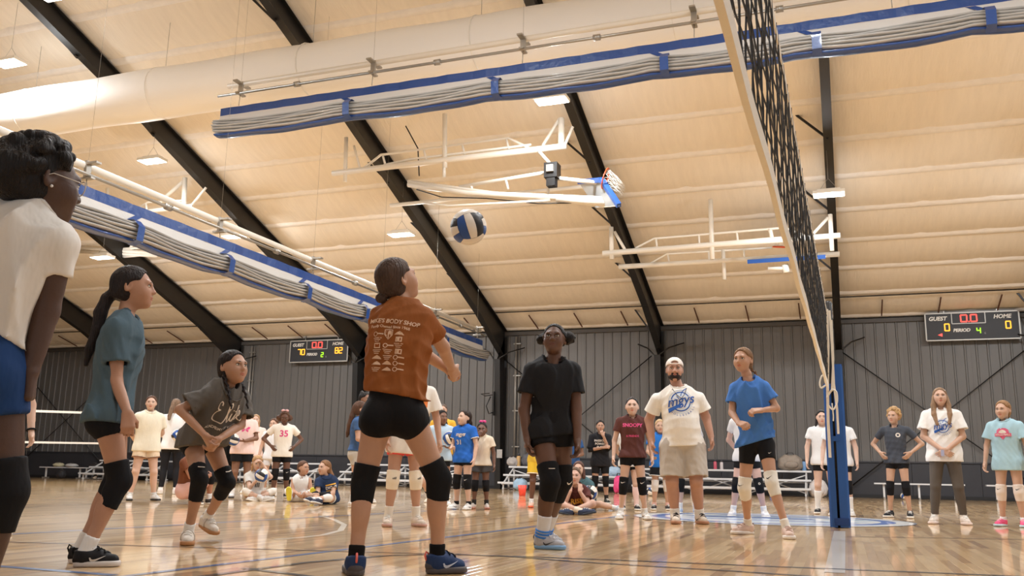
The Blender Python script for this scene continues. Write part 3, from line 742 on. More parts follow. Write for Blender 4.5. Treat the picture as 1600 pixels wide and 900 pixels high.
bag(1279, 769, 27.6, .5, .5, (206, 200, 198), 'pale grey backpack on the floor beside the bleacher end', 'backpack')
bottle(1206, 776, 27.2, .06, .13, (40, 90, 180), 'small blue bottle on the floor under the bleacher')
bottle(1118, 748, 28.45, .05, .3, (206, 92, 112), 'pink water bottle on the bleacher right of the man')
bottle(1128, 748, 28.45, .05, .28, (214, 206, 208), 'white water bottle beside the pink one on the bleacher')
bag(967, 766, 26.2, .32, .5, (226, 74, 132), 'bright pink backpack on the floor by the brown shirted girl', 'backpack', (160, 40, 90))
bottle(949, 746, 27.95, .06, .36, (222, 110, 60), 'orange water bottle on the bleacher left of the brown shirted girl')
bag(960, 748, 27.95, .42, .3, (170, 196, 220), 'pale blue plastic bag on the bleacher beside an orange bottle', 'plastic_bag')
bag(801, 739, 28.45, .40, .30, (176, 170, 166), 'light grey bag on the upper bleacher by the black column', 'tote_bag')
bottle(810, 737, 28.45, .07, .42, (206, 168, 112), 'tan water bottle on the upper bleacher between two bags')
bag(825, 741, 28.45, .42, .42, (92, 92, 98), 'dark grey bag on the upper bleacher near the yellow shorts', 'tote_bag')
bag(813, 764, 27.1, .44, .36, (160, 190, 214), 'crumpled pale blue plastic bag under the left bleacher', 'plastic_bag')
e = onfloor(816, 775); 
cup = empty('drink_cup', e, label='red plastic cup standing on the floor by the left bleacher', cat='cup')
kid(MB().lathe([(.07, 0), (.1, .24), (.085, .24), (.06, .02)], 14, e), 'cup_wall', mat('cup_red', (226, 70, 52), .4), cup)
bottle(416, 736, 27.95, .06, .36, (110, 180, 200), 'turquoise water bottle behind the seated girl in the white tank top')
bag(92, 725, 28.2, .45, .16, (196, 190, 160), 'pale folded towel on the left end of the far left bench', 'towel')
bag(112, 727, 28.2, .5, .14, (190, 190, 190), 'grey folded towel at the middle of the far left bench', 'towel')
bag(148, 727, 28.2, .5, .16, (40, 38, 40), 'black jacket draped on the second bench at the far left', 'jacket')
bag(96, 736, 28.0, .4, .34, (42, 42, 46), 'dark backpack under the far left bench', 'backpack')

# volleyballs: eighteen panels, three to a face of a cube
def ball_panels():
    out = []
    n = 6
    for ax in range(3):
        for sg in (1, -1):
            for k in range(3):
                u0, u1 = (-1+2*k/3), (-1+2*(k+1)/3); vs = []; g = .012
                for i in range(n+1):
                    for j in range(n+1):
                        a = (u0+g)+(u1-u0-2*g)*i/n; b = (-1+g)+(2-2*g)*j/n
                        edge = min(i, n-i, j, n-j) == 0
                        v = np.zeros(3); v[ax] = sg; v[(ax+1) % 3] = math.tan(a*math.pi/4); v[(ax+2) % 3] = math.tan(b*math.pi/4)
                        if ax == 1: v[(ax+1) % 3], v[(ax+2) % 3] = math.tan(a*math.pi/4), math.tan(b*math.pi/4)
                        v /= np.linalg.norm(v); vs.append(v*(.1035 if edge else .105))
                fs = [(i*(n+1)+j, (i+1)*(n+1)+j, (i+1)*(n+1)+j+1, i*(n+1)+j+1) for i in range(n) for j in range(n)]
                if sg < 0: fs = [f[::-1] for f in fs]
                out.append((ax, sg, k, vs, fs))
    return out
M_BW = mat('ball_white', (232, 226, 216), .4, bump=(220, .15)); M_BB = mat('ball_blue', (34, 78, 150), .4, bump=(220, .15)); M_BK = mat('ball_black', (34, 32, 34), .4, bump=(220, .15))
def volleyball(first=None):
    e = empty('volleyball')
    kid(MB().ell((0, 0, 0), (.102, .102, .102), n=20, m=12), 'bladder', M_BK, e)
    for ax, sg, k, vs, fs in ball_panels():
        mb = MB(); mb.add(vs, fs, True)
        m = {0: M_BB if ax != 2 else M_BK, 1: M_BW, 2: M_BK if ax != 2 else M_BW}[k]
        kid(mb, 'panel', m, e)
    return e
BALL = volleyball()
p = at(732, 355, 0); 
dep = FPX*.21/57.0; q = CAM+ray(732, 355)*dep
BALL.location = q; _x = nrm(CAM-q); _x = nrm(_x+CR*.16+CU*.12); _z = nrm(CU*math.cos(.30)-CR*math.sin(.30)); _z = nrm(_z-_x*(_z@_x)); _y = np.cross(_z, _x)
BALL.rotation_euler = Matrix((_x, _y, _z)).transposed().to_euler()
tag(BALL, 'blue, black and white volleyball flying above the orange shirted girl', 'volleyball')
def ball_at(q, rot, label):
    b = copy_tree(BALL); b.location = q; b.rotation_euler = rot; return tag(b, label, 'volleyball')
q = onfloor(920, 782); ball_at((q[0], q[1]+6, .105), (1, 2, 0), 'white and black volleyball on the floor before the bleacher, right of the seated girl')
q = at(1413, 774, 27.6); ball_at((q[0], q[1], .105), (0, 1, 2), 'blue and white volleyball on the floor behind the dark grey shirted girl')
q = at(149, 741, 27.6); ball_at((q[0], q[1], .105), (2, 1, 1), 'volleyball on the floor under the second bench at the far left')

# the court net with its padded post
M_PAD = mat('post_pad_blue', (22, 78, 150), .42, coat=.15, noise=(4, .06), bump=(3, .15)); M_TAPE = mat('net_tape', (228, 222, 210), .7, bump=(30, .2)); M_NET = mat('net_cord_black', (26, 24, 24), .6)
B = onfloor(1311.5, 825); px_, py_ = B[0], B[1]+.10
e = empty('net_post', (px_, py_, 0), label='net post wrapped in blue padding on the floor emblem', cat='net post')
kid(MB().lathe([(.045, 0), (.045, 2.30), (.03, 2.32)], 14, (px_, py_, 0)), 'pole', M_BLACK, e)
def half(sg, x0, x1, zt):
    pr = [(x0, -.10), (x1-.02, -.10), (x1, -.08), (x1, .08), (x1-.02, .10), (x0, .10)] if sg > 0 else [(x1, .10), (x0+.02, .10), (x0, .08), (x0, -.08), (x0+.02, -.10), (x1, -.10)]
    mb = MB(); mb.prism([(px_+x, py_+y, 0) for x, y in pr], (0, 0, 0.005), (0, 0, zt)); 
    # rounded shoulder at the top
    mb.prism([(px_+x*.96, py_+y*.9, 0) for x, y in pr], (0, 0, zt), (0, 0, zt+.02)); return mb
kid(half(1, .012, .11, 1.62), 'pad_half', M_PAD, e); kid(half(-1, -.085, -.012, 1.42), 'pad_half', M_PAD, e)
kid(MB().box((px_-.0, py_-.104, .88), (.09, .012, .05)), 'strap_tab', M_PAD, e)
kid(MB().box((px_+.03, py_-.104, .06), (.14, .012, .07)), 'base_collar', mat('pad_dark_blue', (16, 58, 122), .5), e)
ne = empty('volleyball_net', (px_, 4.5, 1.2), label='black volleyball net with cream tapes rising over the court toward the camera', cat='volleyball net')
far_t = at(1291, 482, py_-.12); far_b = at(1294, 610, py_-.15)
near_t = onfloor(1205, 0, far_t[2]); near_b = onfloor(1121, 0, far_b[2])
def ex_to(a, b, Y): return a+(b-a)*((Y-a[1])/(b[1]-a[1]))
nt_, nb_ = ex_to(far_t, near_t, -.9), ex_to(far_b, near_b, -.9)
def T(s): return far_t+(nt_-far_t)*s
def Bm(s): return far_b+(nb_-far_b)*s
def tape(fn, w, name, thick=.006, n=40):
    mb = MB(); vs = []
    for i in range(n+1):
        a = fn(i/n); d = nrm(fn(min(1, (i+1)/n))-fn(max(0, (i-1)/n))); x = nrm(np.cross(d, (0, 0, 1))); u = np.cross(x, d)
        vs += [a+x*thick/2-u*w/2, a+x*thick/2+u*w/2, a-x*thick/2+u*w/2, a-x*thick/2-u*w/2]
    fs = [(4*i+k, 4*i+(k+1) % 4, 4*i+4+(k+1) % 4, 4*i+4+k) for i in range(n) for k in range(4)]+[(3, 2, 1, 0), (4*n, 4*n+1, 4*n+2, 4*n+3)]
    mb.add(vs, fs)
    return kid(mb, name, M_TAPE, ne)
tape(lambda s: T(s)-np.array([0, 0, .025]), .05, 'top_tape'); tape(lambda s: Bm(s)+np.array([0, 0, .03])+np.array([.002*math.sin(s*60), 0, .002*math.sin(s*50)]), .065, 'bottom_tape', .018, 60)
mb = MB(); Ln = np.linalg.norm(nt_-far_t); nv = int(Ln/.1)
for i in range(nv+1):
    s = i/nv; a, b = T(s), Bm(s)
    pts = [a+(b-a)*t+np.array([.006*math.sin(i*2.1+t*9), .01*math.sin(t*12+i), 0]) for t in np.linspace(0, 1, 6)]
    mb.tube(pts, .0029, 4, smooth=False)
for j in range(1, 10):
    mb.tube([T(s)+(Bm(s)-T(s))*(j/10)+np.array([.006*math.sin(s*90+j), 0, .006*math.sin(s*120+j*3)]) for s in np.linspace(0, 1, 60)], .0029, 4, smooth=False)
tag(kid(mb, 'netting', M_NET, ne), kind='stuff')
kid(MB().bar(far_t, far_b, .012, .05, (0, 1, 0)), 'side_band', M_TAPE, ne)
def smooth(P, n=6):
    P = [np.array(p, float) for p in P]; out = []
    for i in range(len(P)-1):
        a, b, c, d = P[max(i-1, 0)], P[i], P[i+1], P[min(i+2, len(P)-1)]
        for k in range(n):
            t = k/n; out.append(.5*((2*b)+(c-a)*t+(2*a-5*b+4*c-d)*t*t+(3*b-a-3*c+d)*t**3))
    return out+[P[-1]]
def rope(pts, r=.008, name='tie_rope'): return kid(MB().tube(smooth([at(*p) for p in pts]), r*.8, 6), name, M_TAPE, ne)
Yp = py_-.16
def ribbon(pts, w, name='tie_strap'):
    mb = MB(); P = [at(x, y, Yp-d) for x, y, d in pts]
    for a, b in zip(P[:-1], P[1:]): mb.bar(a, b, w, .006, (0, 1, 0))
    return kid(mb, name, M_TAPE, ne)
ribbon([(1292, 483, 0), (1294, 540, .0), (1293, 600, 0), (1294, 660, 0), (1297, 715, 0)], .028)
ribbon([(1296, 485, .02), (1300, 540, .02), (1303, 600, .02), (1308, 640, .02), (1310, 678, .02)], .022)
ribbon([(1299, 500, .01), (1302, 560, .01), (1300, 608, .01)], .02)
rope([(1290, 602, Yp), (1283, 606, Yp), (1281, 598, Yp), (1284, 588, Yp), (1289, 585, Yp)], .012)
rope([(1294, 618, Yp), (1300, 609, Yp-.02), (1307, 613, Yp-.02), (1308, 628, Yp-.02), (1302, 640, Yp-.02), (1295, 634, Yp)], .011)
rope([(1300, 630, Yp), (1302, 648, Yp), (1302, 658, Yp)], .008)
rope([(1292, 622, Yp), (1298, 612, Yp), (1303, 608, Yp)], .012)
# the second court's net, far left
pa, pb = at(-60, 639, 13.5), at(178, 646.5, 21.0)
def n2(px, py):
    d = ray(px, py); t = -23.0/d[0]; return CAM+d*t
A0, A1 = n2(48, 642), n2(196, 647); B0, B1 = n2(48, 691), n2(196, 693.5)
e2 = empty('volleyball_net', (A1[0], A1[1], 0), label='second volleyball net with white tapes across the far left court', cat='volleyball net')
ext_ = lambda a, b: a-(b-a)*.5
A0, B0 = ext_(A0, A1), ext_(B0, B1)
kid(MB().bar(A0, A1, .012, .07), 'top_tape', M_WHITE, e2); kid(MB().bar(B0, B1, .012, .06), 'bottom_tape', M_WHITE, e2)
mb = MB(); L_ = np.linalg.norm(A1-A0); nn = int(L_/.1)
for i in range(nn+1): mb.tube([A0+(A1-A0)*i/nn, B0+(B1-B0)*i/nn], .0015, 3, smooth=False)
for j in range(1, 10): mb.tube([A0+(B0-A0)*j/10, A1+(B1-A1)*j/10], .0015, 3, smooth=False)
tag(kid(mb, 'netting', M_NET, e2), kind='stuff')
kid(MB().lathe([(.05, 0), (.05, A1[2]+.05)], 10, (A1[0], A1[1]+.15, 0)), 'pole', M_BLACK, e2)
# ------------------------------------------------------------------ implicit modelling: smooth unions of rounded cones and ellipsoids
class Cone:
    """rounded cone a-b; flat=(axis, factor) squeezes the section along an axis; caps=(at a, at b) cuts the ends flat"""
    def __init__(s, a, b, ra, rb, flat=None, caps=(0, 0), bulge=0.0, rip=None):
        s.rip = rip
        s.a = np.array(a, np.float32); s.b = np.array(b, np.float32); s.ra, s.rb = ra, rb; s.caps = caps; s.bulge = bulge
        s.ab = s.b-s.a; s.L = float(np.linalg.norm(s.ab))+1e-6
        s.flat = None if flat is None else (np.array(nrm(flat[0]), np.float32), float(flat[1]))
        R = max(ra, rb)+abs(bulge); s.lo = np.minimum(s.a, s.b)-R; s.hi = np.maximum(s.a, s.b)+R
    def __call__(s, P):
        q = P-s.a; t = (q@s.ab)/(s.L*s.L); h = np.clip(t, 0, 1)
        q = q-h[..., None]*s.ab
        k = 1.0
        if s.flat is not None:
            n, f = s.flat
            q = q+(q@n)[..., None]*n*(1/f-1); k = min(1.0, 0.5+0.5*f)
        r = s.ra+(s.rb-s.ra)*h
        if s.bulge: r = r+s.bulge*np.sin(np.pi*h)
        d = (np.sqrt(np.einsum('...i,...i', q, q))-r)*k
        if s.rip is not None: d = d+s.rip(P)
        if s.caps[0]: d = np.maximum(d, -t*s.L)
        if s.caps[1]: d = np.maximum(d, (t-1)*s.L)
        return d
class Ell:
    def __init__(s, c, r, R=None):
        s.c = np.array(c, np.float32); s.r = np.array(r, np.float32); s.R = None if R is None else np.array(R, np.float32)
        m = float(max(r)); s.lo = s.c-m; s.hi = s.c+m
    def __call__(s, P):
        q = P-s.c
        if s.R is not None: q = q@s.R
        k0 = np.sqrt(np.einsum('...i,...i', q/s.r, q/s.r)); u = q/(s.r*s.r); k1 = np.sqrt(np.einsum('...i,...i', u, u))+1e-6
        return k0*(k0-1)/k1
class Half:
    """keeps the side where (p-o).n < 0"""
    def __init__(s, o, n): s.o = np.array(o, np.float32); s.n = np.array(nrm(n), np.float32); s.lo = s.hi = None
    def __call__(s, P): return (P-s.o)@s.n
class Field:
    def __init__(s): s.ops = []; s.disp = None
    def u(s, p, k=.02): s.ops.append(('u', p, k)); return s
    def cut(s, p, k=.004): s.ops.append(('s', p, k)); return s
    def warp(s, f): s.ops.append(('w', f, 0)); return s
    def keep(s, p, k=.004): s.ops.append(('i', p, k)); return s
    def ev(s, P):
        P = np.asarray(P, np.float32); d = np.full(P.shape[:-1], 9.0, np.float32)
        for op, p, k in s.ops: d = d+p(P) if op == 'w' else _mix(op, d, p(P), k)
        if s.disp is not None: d = d+s.disp(P)
        return d
def _mix(op, d, e, k):
    if op == 'u':
        h = np.clip(.5+.5*(d-e)/k, 0, 1); return d+(e-d)*h-k*h*(1-h)
    if op == 's': e = -e
    h = np.clip(.5-.5*(d-e)/k, 0, 1); return d+(e-d)*h+k*h*(1-h)
_C8 = np.array([(i, j, k) for i in (0, 1) for j in (0, 1) for k in (0, 1)])
_E12 = [(a, b) for a in range(8) for b in range(a+1, 8) if np.abs(_C8[a]-_C8[b]).sum() == 1]
def polygonize(F, v, name, raw=False):
    """surface nets over the blocks that the surface crosses"""
    B = 8; bl = B*v
    ps = [p for op, p, k in F.ops if op == 'u']
    lo = np.min([p.lo for p in ps], 0)-.03; hi = np.max([p.hi for p in ps], 0)+.03
    nb = np.ceil((hi-lo)/bl).astype(int)
    g = np.stack(np.meshgrid(*[np.arange(n) for n in nb], indexing='ij'), -1).reshape(-1, 3)
    ctr = (lo+(g+.5)*bl).astype(np.float32); R = bl*.5*1.7321
    d = F.ev(ctr); m = np.abs(d) < R*1.45+.012
    g = g[m]; ctr = ctr[m]; n = len(g)
    t = np.arange(B+1, dtype=np.float32)*v
    loc = np.stack(np.meshgrid(t, t, t, indexing='ij'), -1).reshape(-1, 3)
    P = (lo+g*bl).astype(np.float32)[:, None, :]+loc[None]
    D = np.full((n, (B+1)**3), 9.0, np.float32)
    for op, p, k in F.ops:
        if op == 'w': D = D+p(P); continue
        e = p(ctr)
        idx = np.nonzero(e < R*1.5+k+.012)[0] if op != 'i' else np.nonzero(e > -(R*1.5+k+.012))[0]
        if len(idx) == 0: continue
        D[idx] = _mix(op, D[idx], p(P[idx]), k)
    if F.disp is not None: D = D+F.disp(P)
    D = D.reshape(n, B+1, B+1, B+1); S_ = D < 0
    cnt = sum(S_[:, a:a+B, b:b+B, c:c+B].astype(np.int8) for a, b, c in _C8)
    mb, mi, mj, mk = np.nonzero((cnt > 0) & (cnt < 8))
    ci = g[mb]*B+np.stack([mi, mj, mk], 1); N1, N2 = int(nb[1]*B), int(nb[2]*B)
    key = (ci[:, 0].astype(np.int64)*(N1+2)+ci[:, 1])*(N2+2)+ci[:, 2]
    cv = np.stack([D[mb, mi+a, mj+b, mk+c] for a, b, c in _C8], 1)
    acc = np.zeros((len(mb), 3)); w = np.zeros(len(mb))
    for a, b in _E12:
        da, db = cv[:, a], cv[:, b]; x = (da < 0) != (db < 0)
        tt = np.where(x, da/np.where(x, da-db, 1), 0)
        acc += np.where(x[:, None], _C8[a]+(_C8[b]-_C8[a])*tt[:, None], 0); w += x
    V = lo+(ci+acc/np.maximum(w, 1)[:, None])*v
    order = np.argsort(key); ks = key[order]
    quads = []
    for ax in range(3):
        sl0 = [slice(0, B)]*3; sl1 = [slice(0, B)]*3; sl1[ax] = slice(1, B+1)
        A, C = S_[(slice(None), *sl0)], S_[(slice(None), *sl1)]
        bi, i, j, k = np.nonzero(A != C)
        if len(bi) == 0: continue
        base = g[bi]*B+np.stack([i, j, k], 1); flip = ~A[bi, i, j, k]
        o1, o2 = (ax+1) % 3, (ax+2) % 3; q = []
        for s1, s2 in ((0, 0), (-1, 0), (-1, -1), (0, -1)):
            c = base.copy(); c[:, o1] += s1; c[:, o2] += s2
            kk = (c[:, 0].astype(np.int64)*(N1+2)+c[:, 1])*(N2+2)+c[:, 2]
            p = np.clip(np.searchsorted(ks, kk), 0, len(ks)-1); q.append(np.where(ks[p] == kk, order[p], -1))
        q = np.stack(q, 1); ok = (q >= 0).all(1); q = q[ok]; f = flip[ok]
        q[f] = q[f][:, ::-1]; quads.append(q)
    Q = np.concatenate(quads)
    if raw: return V, Q
    return quad_mesh(V, Q, name)
def quad_mesh(V, Q, name):
    me = bpy.data.meshes.new(name)
    me.vertices.add(len(V)); me.vertices.foreach_set('co', V.astype(np.float32).ravel())
    me.loops.add(Q.size); me.loops.foreach_set('vertex_index', Q.ravel().astype(np.int32))
    me.polygons.add(len(Q)); me.polygons.foreach_set('loop_start', np.arange(0, Q.size, 4, dtype=np.int32))
    me.polygons.foreach_set('use_smooth', np.ones(len(Q), bool)); me.update(calc_edges=True); me.validate()
    return me

def folds(amp, axis, freq=40.0, seed=0):
    """cloth folds: long soft folds running mostly along the axis with finer creases across them"""
    r = random.Random(seed); ax = np.array(nrm(axis), np.float32); W_ = []
    for i in range(3):
        d = np.array([r.gauss(0, 1) for _ in range(3)], np.float32); d = d-ax*(d@ax)*(.75 if i < 2 else .0); d /= np.linalg.norm(d)
        W_.append(((d*freq*(.75+r.random()*.6)*(1 if i < 2 else 1.7)).astype(np.float32), np.float32(r.random()*6.28), np.float32((1.0, .8, .5)[i]), (d[::-1]*freq*.3).astype(np.float32)))
    def f(P):
        s = 0
        for w, p, a, w2 in W_:
            t = np.abs(np.sin(P@w+p+np.float32(1.9)*np.sin(P@w2))); s = s+a*(np.float32(.62)-t)*np.float32(1.5)
        return (-amp*s).astype(np.float32)
    return f

# ------------------------------------------------------------------ people
HL = {}
def hand_ops(F, wr, d, palm, thumb, s, curl, k=.006, spread=.25, vx=1.0):
    """palm plate, four unequal curled fingers and a thumb leaving the side of the palm"""
    d = nrm(d); palm = nrm(np.array(palm)-d*(np.array(palm)@d)); side = nrm(thumb-d*(np.array(thumb)@d)-palm*(np.array(thumb)@palm))
    L = .083*s; fr = .0083*s*vx
    c0 = wr+d*.012*s; kn = wr+d*L
    for o in (-.026, -.009, .009, .026):
        F.u(Cone(c0+side*o*.6*s, kn+side*o*s-palm*.002*s, .016*s, .0125*s), .012)
    F.u(Cone(c0+side*.014*s+palm*.006*s, wr+d*.045*s+side*.03*s+palm*.008*s, .016*s, .014*s), .012)
    lens = [.066, .074, .069, .054]
    for i, o in enumerate((.027, .009, -.009, -.026)):
        p = kn+side*o*s; ang = 0.0; fd = nrm(d+side*o*spread*8)
        for j, (fl, rr_) in enumerate(((.45, 1.0), (.30, .93), (.25, .84))):
            ang += curl*(.75 if j == 0 else .95)*(1+.12*i)
            v = nrm(fd*math.cos(ang)+palm*math.sin(ang)); q = p+v*lens[i]*fl*s
            F.u(Cone(p, q, fr*rr_, fr*rr_*.95), k if j else .01); p = q
    b = wr+d*.03*s+side*.028*s+palm*.006*s; t1 = nrm(d*.75+side*.75+palm*.35); t2 = nrm(d*1.0+side*.15+palm*(.4+.5*curl))
    m = b+t1*.036*s; F.u(Cone(b, m, .0125*s, .0102*s), .012); F.u(Cone(m, m+t2*.032*s, .0102*s, .0085*s), k)

HEADB = dict(
    u=[('e', (0, -.012, .026), (.073, .094, .083), .01), ('e', (0, .022, -.022), (.062, .070, .078), .03), ('e', (0, .035, -.058), (.046, .050, .048), .03), ('e', (0, .068, -.088), (.021, .018, .018), .03),
       ('e', (.034, .056, -.028), (.026, .026, .030), .03), ('e', (-.034, .056, -.028), (.026, .026, .030), .03),
       ('c', (-.034, .079, .020), (.034, .079, .020), .0125, .0125, .02),
       ('c', (0, .088, .012), (0, .105, -.026), .0065, .0105, .014), ('e', (.010, .096, -.029), (.008, .009, .007), .008), ('e', (-.010, .096, -.029), (.008, .009, .007), .008)],
    eye=[('e', (.031, .093, .003), (.018, .012, .0105)), ('e', (-.031, .093, .003), (.018, .012, .0105))])
def head_field(F, hc, R, hs, ears=True, fine=True):
    """R columns: person's left, forward, up; hs scales a 0.21 m head"""
    def W(p): return hc+R@(np.array(p)*hs)
    for t in HEADB['u']:
        if t[0] == 'e': F.u(Ell(W(t[1]), np.array(t[2])*hs, R), t[3]*hs)
        else: F.u(Cone(W(t[1]), W(t[2]), t[3]*hs, t[4]*hs), t[5]*hs)
    for t in HEADB['eye']: F.cut(Ell(W(t[1]), np.array(t[2])*hs, R), .012*hs)
    if fine:
        F.u(Ell(W((0, .0855, -.053)), np.array((.019, .010, .0065))*hs, R), .008*hs); F.u(Ell(W((0, .0835, -.0635)), np.array((.017, .010, .0065))*hs, R), .008*hs)
    if ears:
        for sx in (1, -1):
            A = R@np.array(Matrix.Rotation(sx*.35, 3, 'Z')@Matrix.Rotation(-.2, 3, 'X'))
            F.u(Ell(W((sx*.074, -.012, -.004)), np.array((.0085, .019, .031))*hs, A), .006*hs)
            F.cut(Ell(W((sx*.081, -.009, .0)), np.array((.006, .010, .016))*hs, A), .006*hs)
    return W

def hair_field(style, hc, R, hs, seed, opt):
    F = Field()
    def W(p): return hc+R@(np.array(p)*hs)
    def cone(a, b, ra, rb, k=.02, **kw): F.u(Cone(W(a), W(b), ra*hs, rb*hs, **kw), k*hs)
    t = opt.get('t', .008)
    F.u(Ell(W((0, -.014, .030)), np.array((.074+t, .094+t, .084+t))*hs, R), .01)
    F.u(Ell(W((0, -.045, -.030)), np.array((.062+t*.6, .062+t*.6, .070))*hs, R), .03)
    # face and neck opening
    lowcut = opt.get('low', -.075)
    F.cut(Ell(W((0, .090, -.030)), np.array((.090, .078, opt.get('hairline', .116)))*hs, R), .012*hs)
    F.cut(Cone(W((.11, .03, -.012)), W((-.11, .03, -.012)), .040*hs, .040*hs), .01*hs)
    F.keep(Half(W((0, 0, lowcut)), R@np.array([0, -.35, -1.0])), .012*hs)
    if style == 'curly':
        r = random.Random(seed)
        for _ in range(150):
            a, b = r.random()*6.28, r.random()*1.9
            v = np.array([math.sin(b)*math.cos(a), math.sin(b)*math.sin(a), math.cos(b)])
            if v[1] > .55 and v[2] < .65: continue
            p = np.array([0, -.018, .03])+v*np.array([.085, .108, .096]); rr_ = .012+.010*r.random()
            F.u(Ell(W(p), np.array([rr_]*3)*hs), .006)
        F.u(Ell(W((0, -.10, .0)), np.array((.07, .05, .065))*hs, R), .03)
    for c in opt.get('extra', []): c(F, W, hs, R)
    return F
def h_tail(pts, r0, r1, mid=None):
    """ponytail or lock through head-frame points"""
    def f(F, W, hs, R):
        P = [W(p) for p in pts]; n = len(P)
        for i in range(n-1):
            a, b = r0+(r1-r0)*i/(n-1), r0+(r1-r0)*(i+1)/(n-1)
            if mid: a += mid*math.sin(math.pi*i/(n-1)); b += mid*math.sin(math.pi*(i+1)/(n-1))
            F.u(Cone(P[i], P[i+1], a*hs, b*hs), .012)
    return f
def h_braid(pts, r):
    def f(F, W, hs, R):
        P = [W(p) for p in pts]; seg = []
        for a, b in zip(P[:-1], P[1:]):
            n = max(2, int(np.linalg.norm(b-a)/(r*hs*1.25)))
            seg += [lerp(a, b, i/n) for i in range(n)]
        for i, q in enumerate(seg):
            d = nrm(seg[min(i+1, len(seg)-1)]-seg[max(i-1, 0)]); x = nrm(np.cross(d, R[:, 1])); s = 1 if i % 2 else -1
            k = 1-.35*i/len(seg)
            F.u(Cone(q+x*s*r*.55*hs*k, q-x*s*r*.15*hs*k+d*r*1.5*hs, r*.72*hs*k, r*.5*hs*k), .003)
    return f
def h_ball(c, r): return lambda F, W, hs, R: F.u(Ell(W(c), np.array(r if not np.isscalar(r) else [r]*3)*hs, R), .008)
def h_puff(c, r, seed=1):
    def f(F, W, hs, R):
        q = random.Random(seed); F.u(Ell(W(c), np.array([r]*3)*hs), .008)
        for _ in range(26):
            v = nrm([q.gauss(0, 1) for _ in range(3)]); F.u(Ell(W(np.array(c)+v*r*.85), np.array([r*.32]*3)*hs), .004)
    return f

def skin(rgb):
    g_ = .3*rgb[0]+.59*rgb[1]+.11*rgb[2]; rgb = tuple(int((c*.80+g_*.20)*.95) for c in rgb)
    return mat('skin_%d_%d_%d' % rgb, rgb, .48, noise=(9, .05), bump=(60, .06), spec=.4)
def hairm(rgb): return mat('hair_%d_%d_%d' % rgb, rgb, .5, noise=(30, .28, (1, 1, .15)), bump=(120, .7, (1, 1, .12)), spec=.25)
def cloth(rgb, rough=.8): return mat('fabric_%d_%d_%d' % rgb, rgb, rough, noise=(6, .04), bump=(13, .55, (1, 1, .45)), spec=.2)
M_EYE = mat('eye_white', (226, 222, 216), .25); M_IRIS = mat('iris_dark', (48, 34, 26), .2)
M_SOLEW = mat('sole_white', (228, 224, 216), .5)
PEOPLE = []

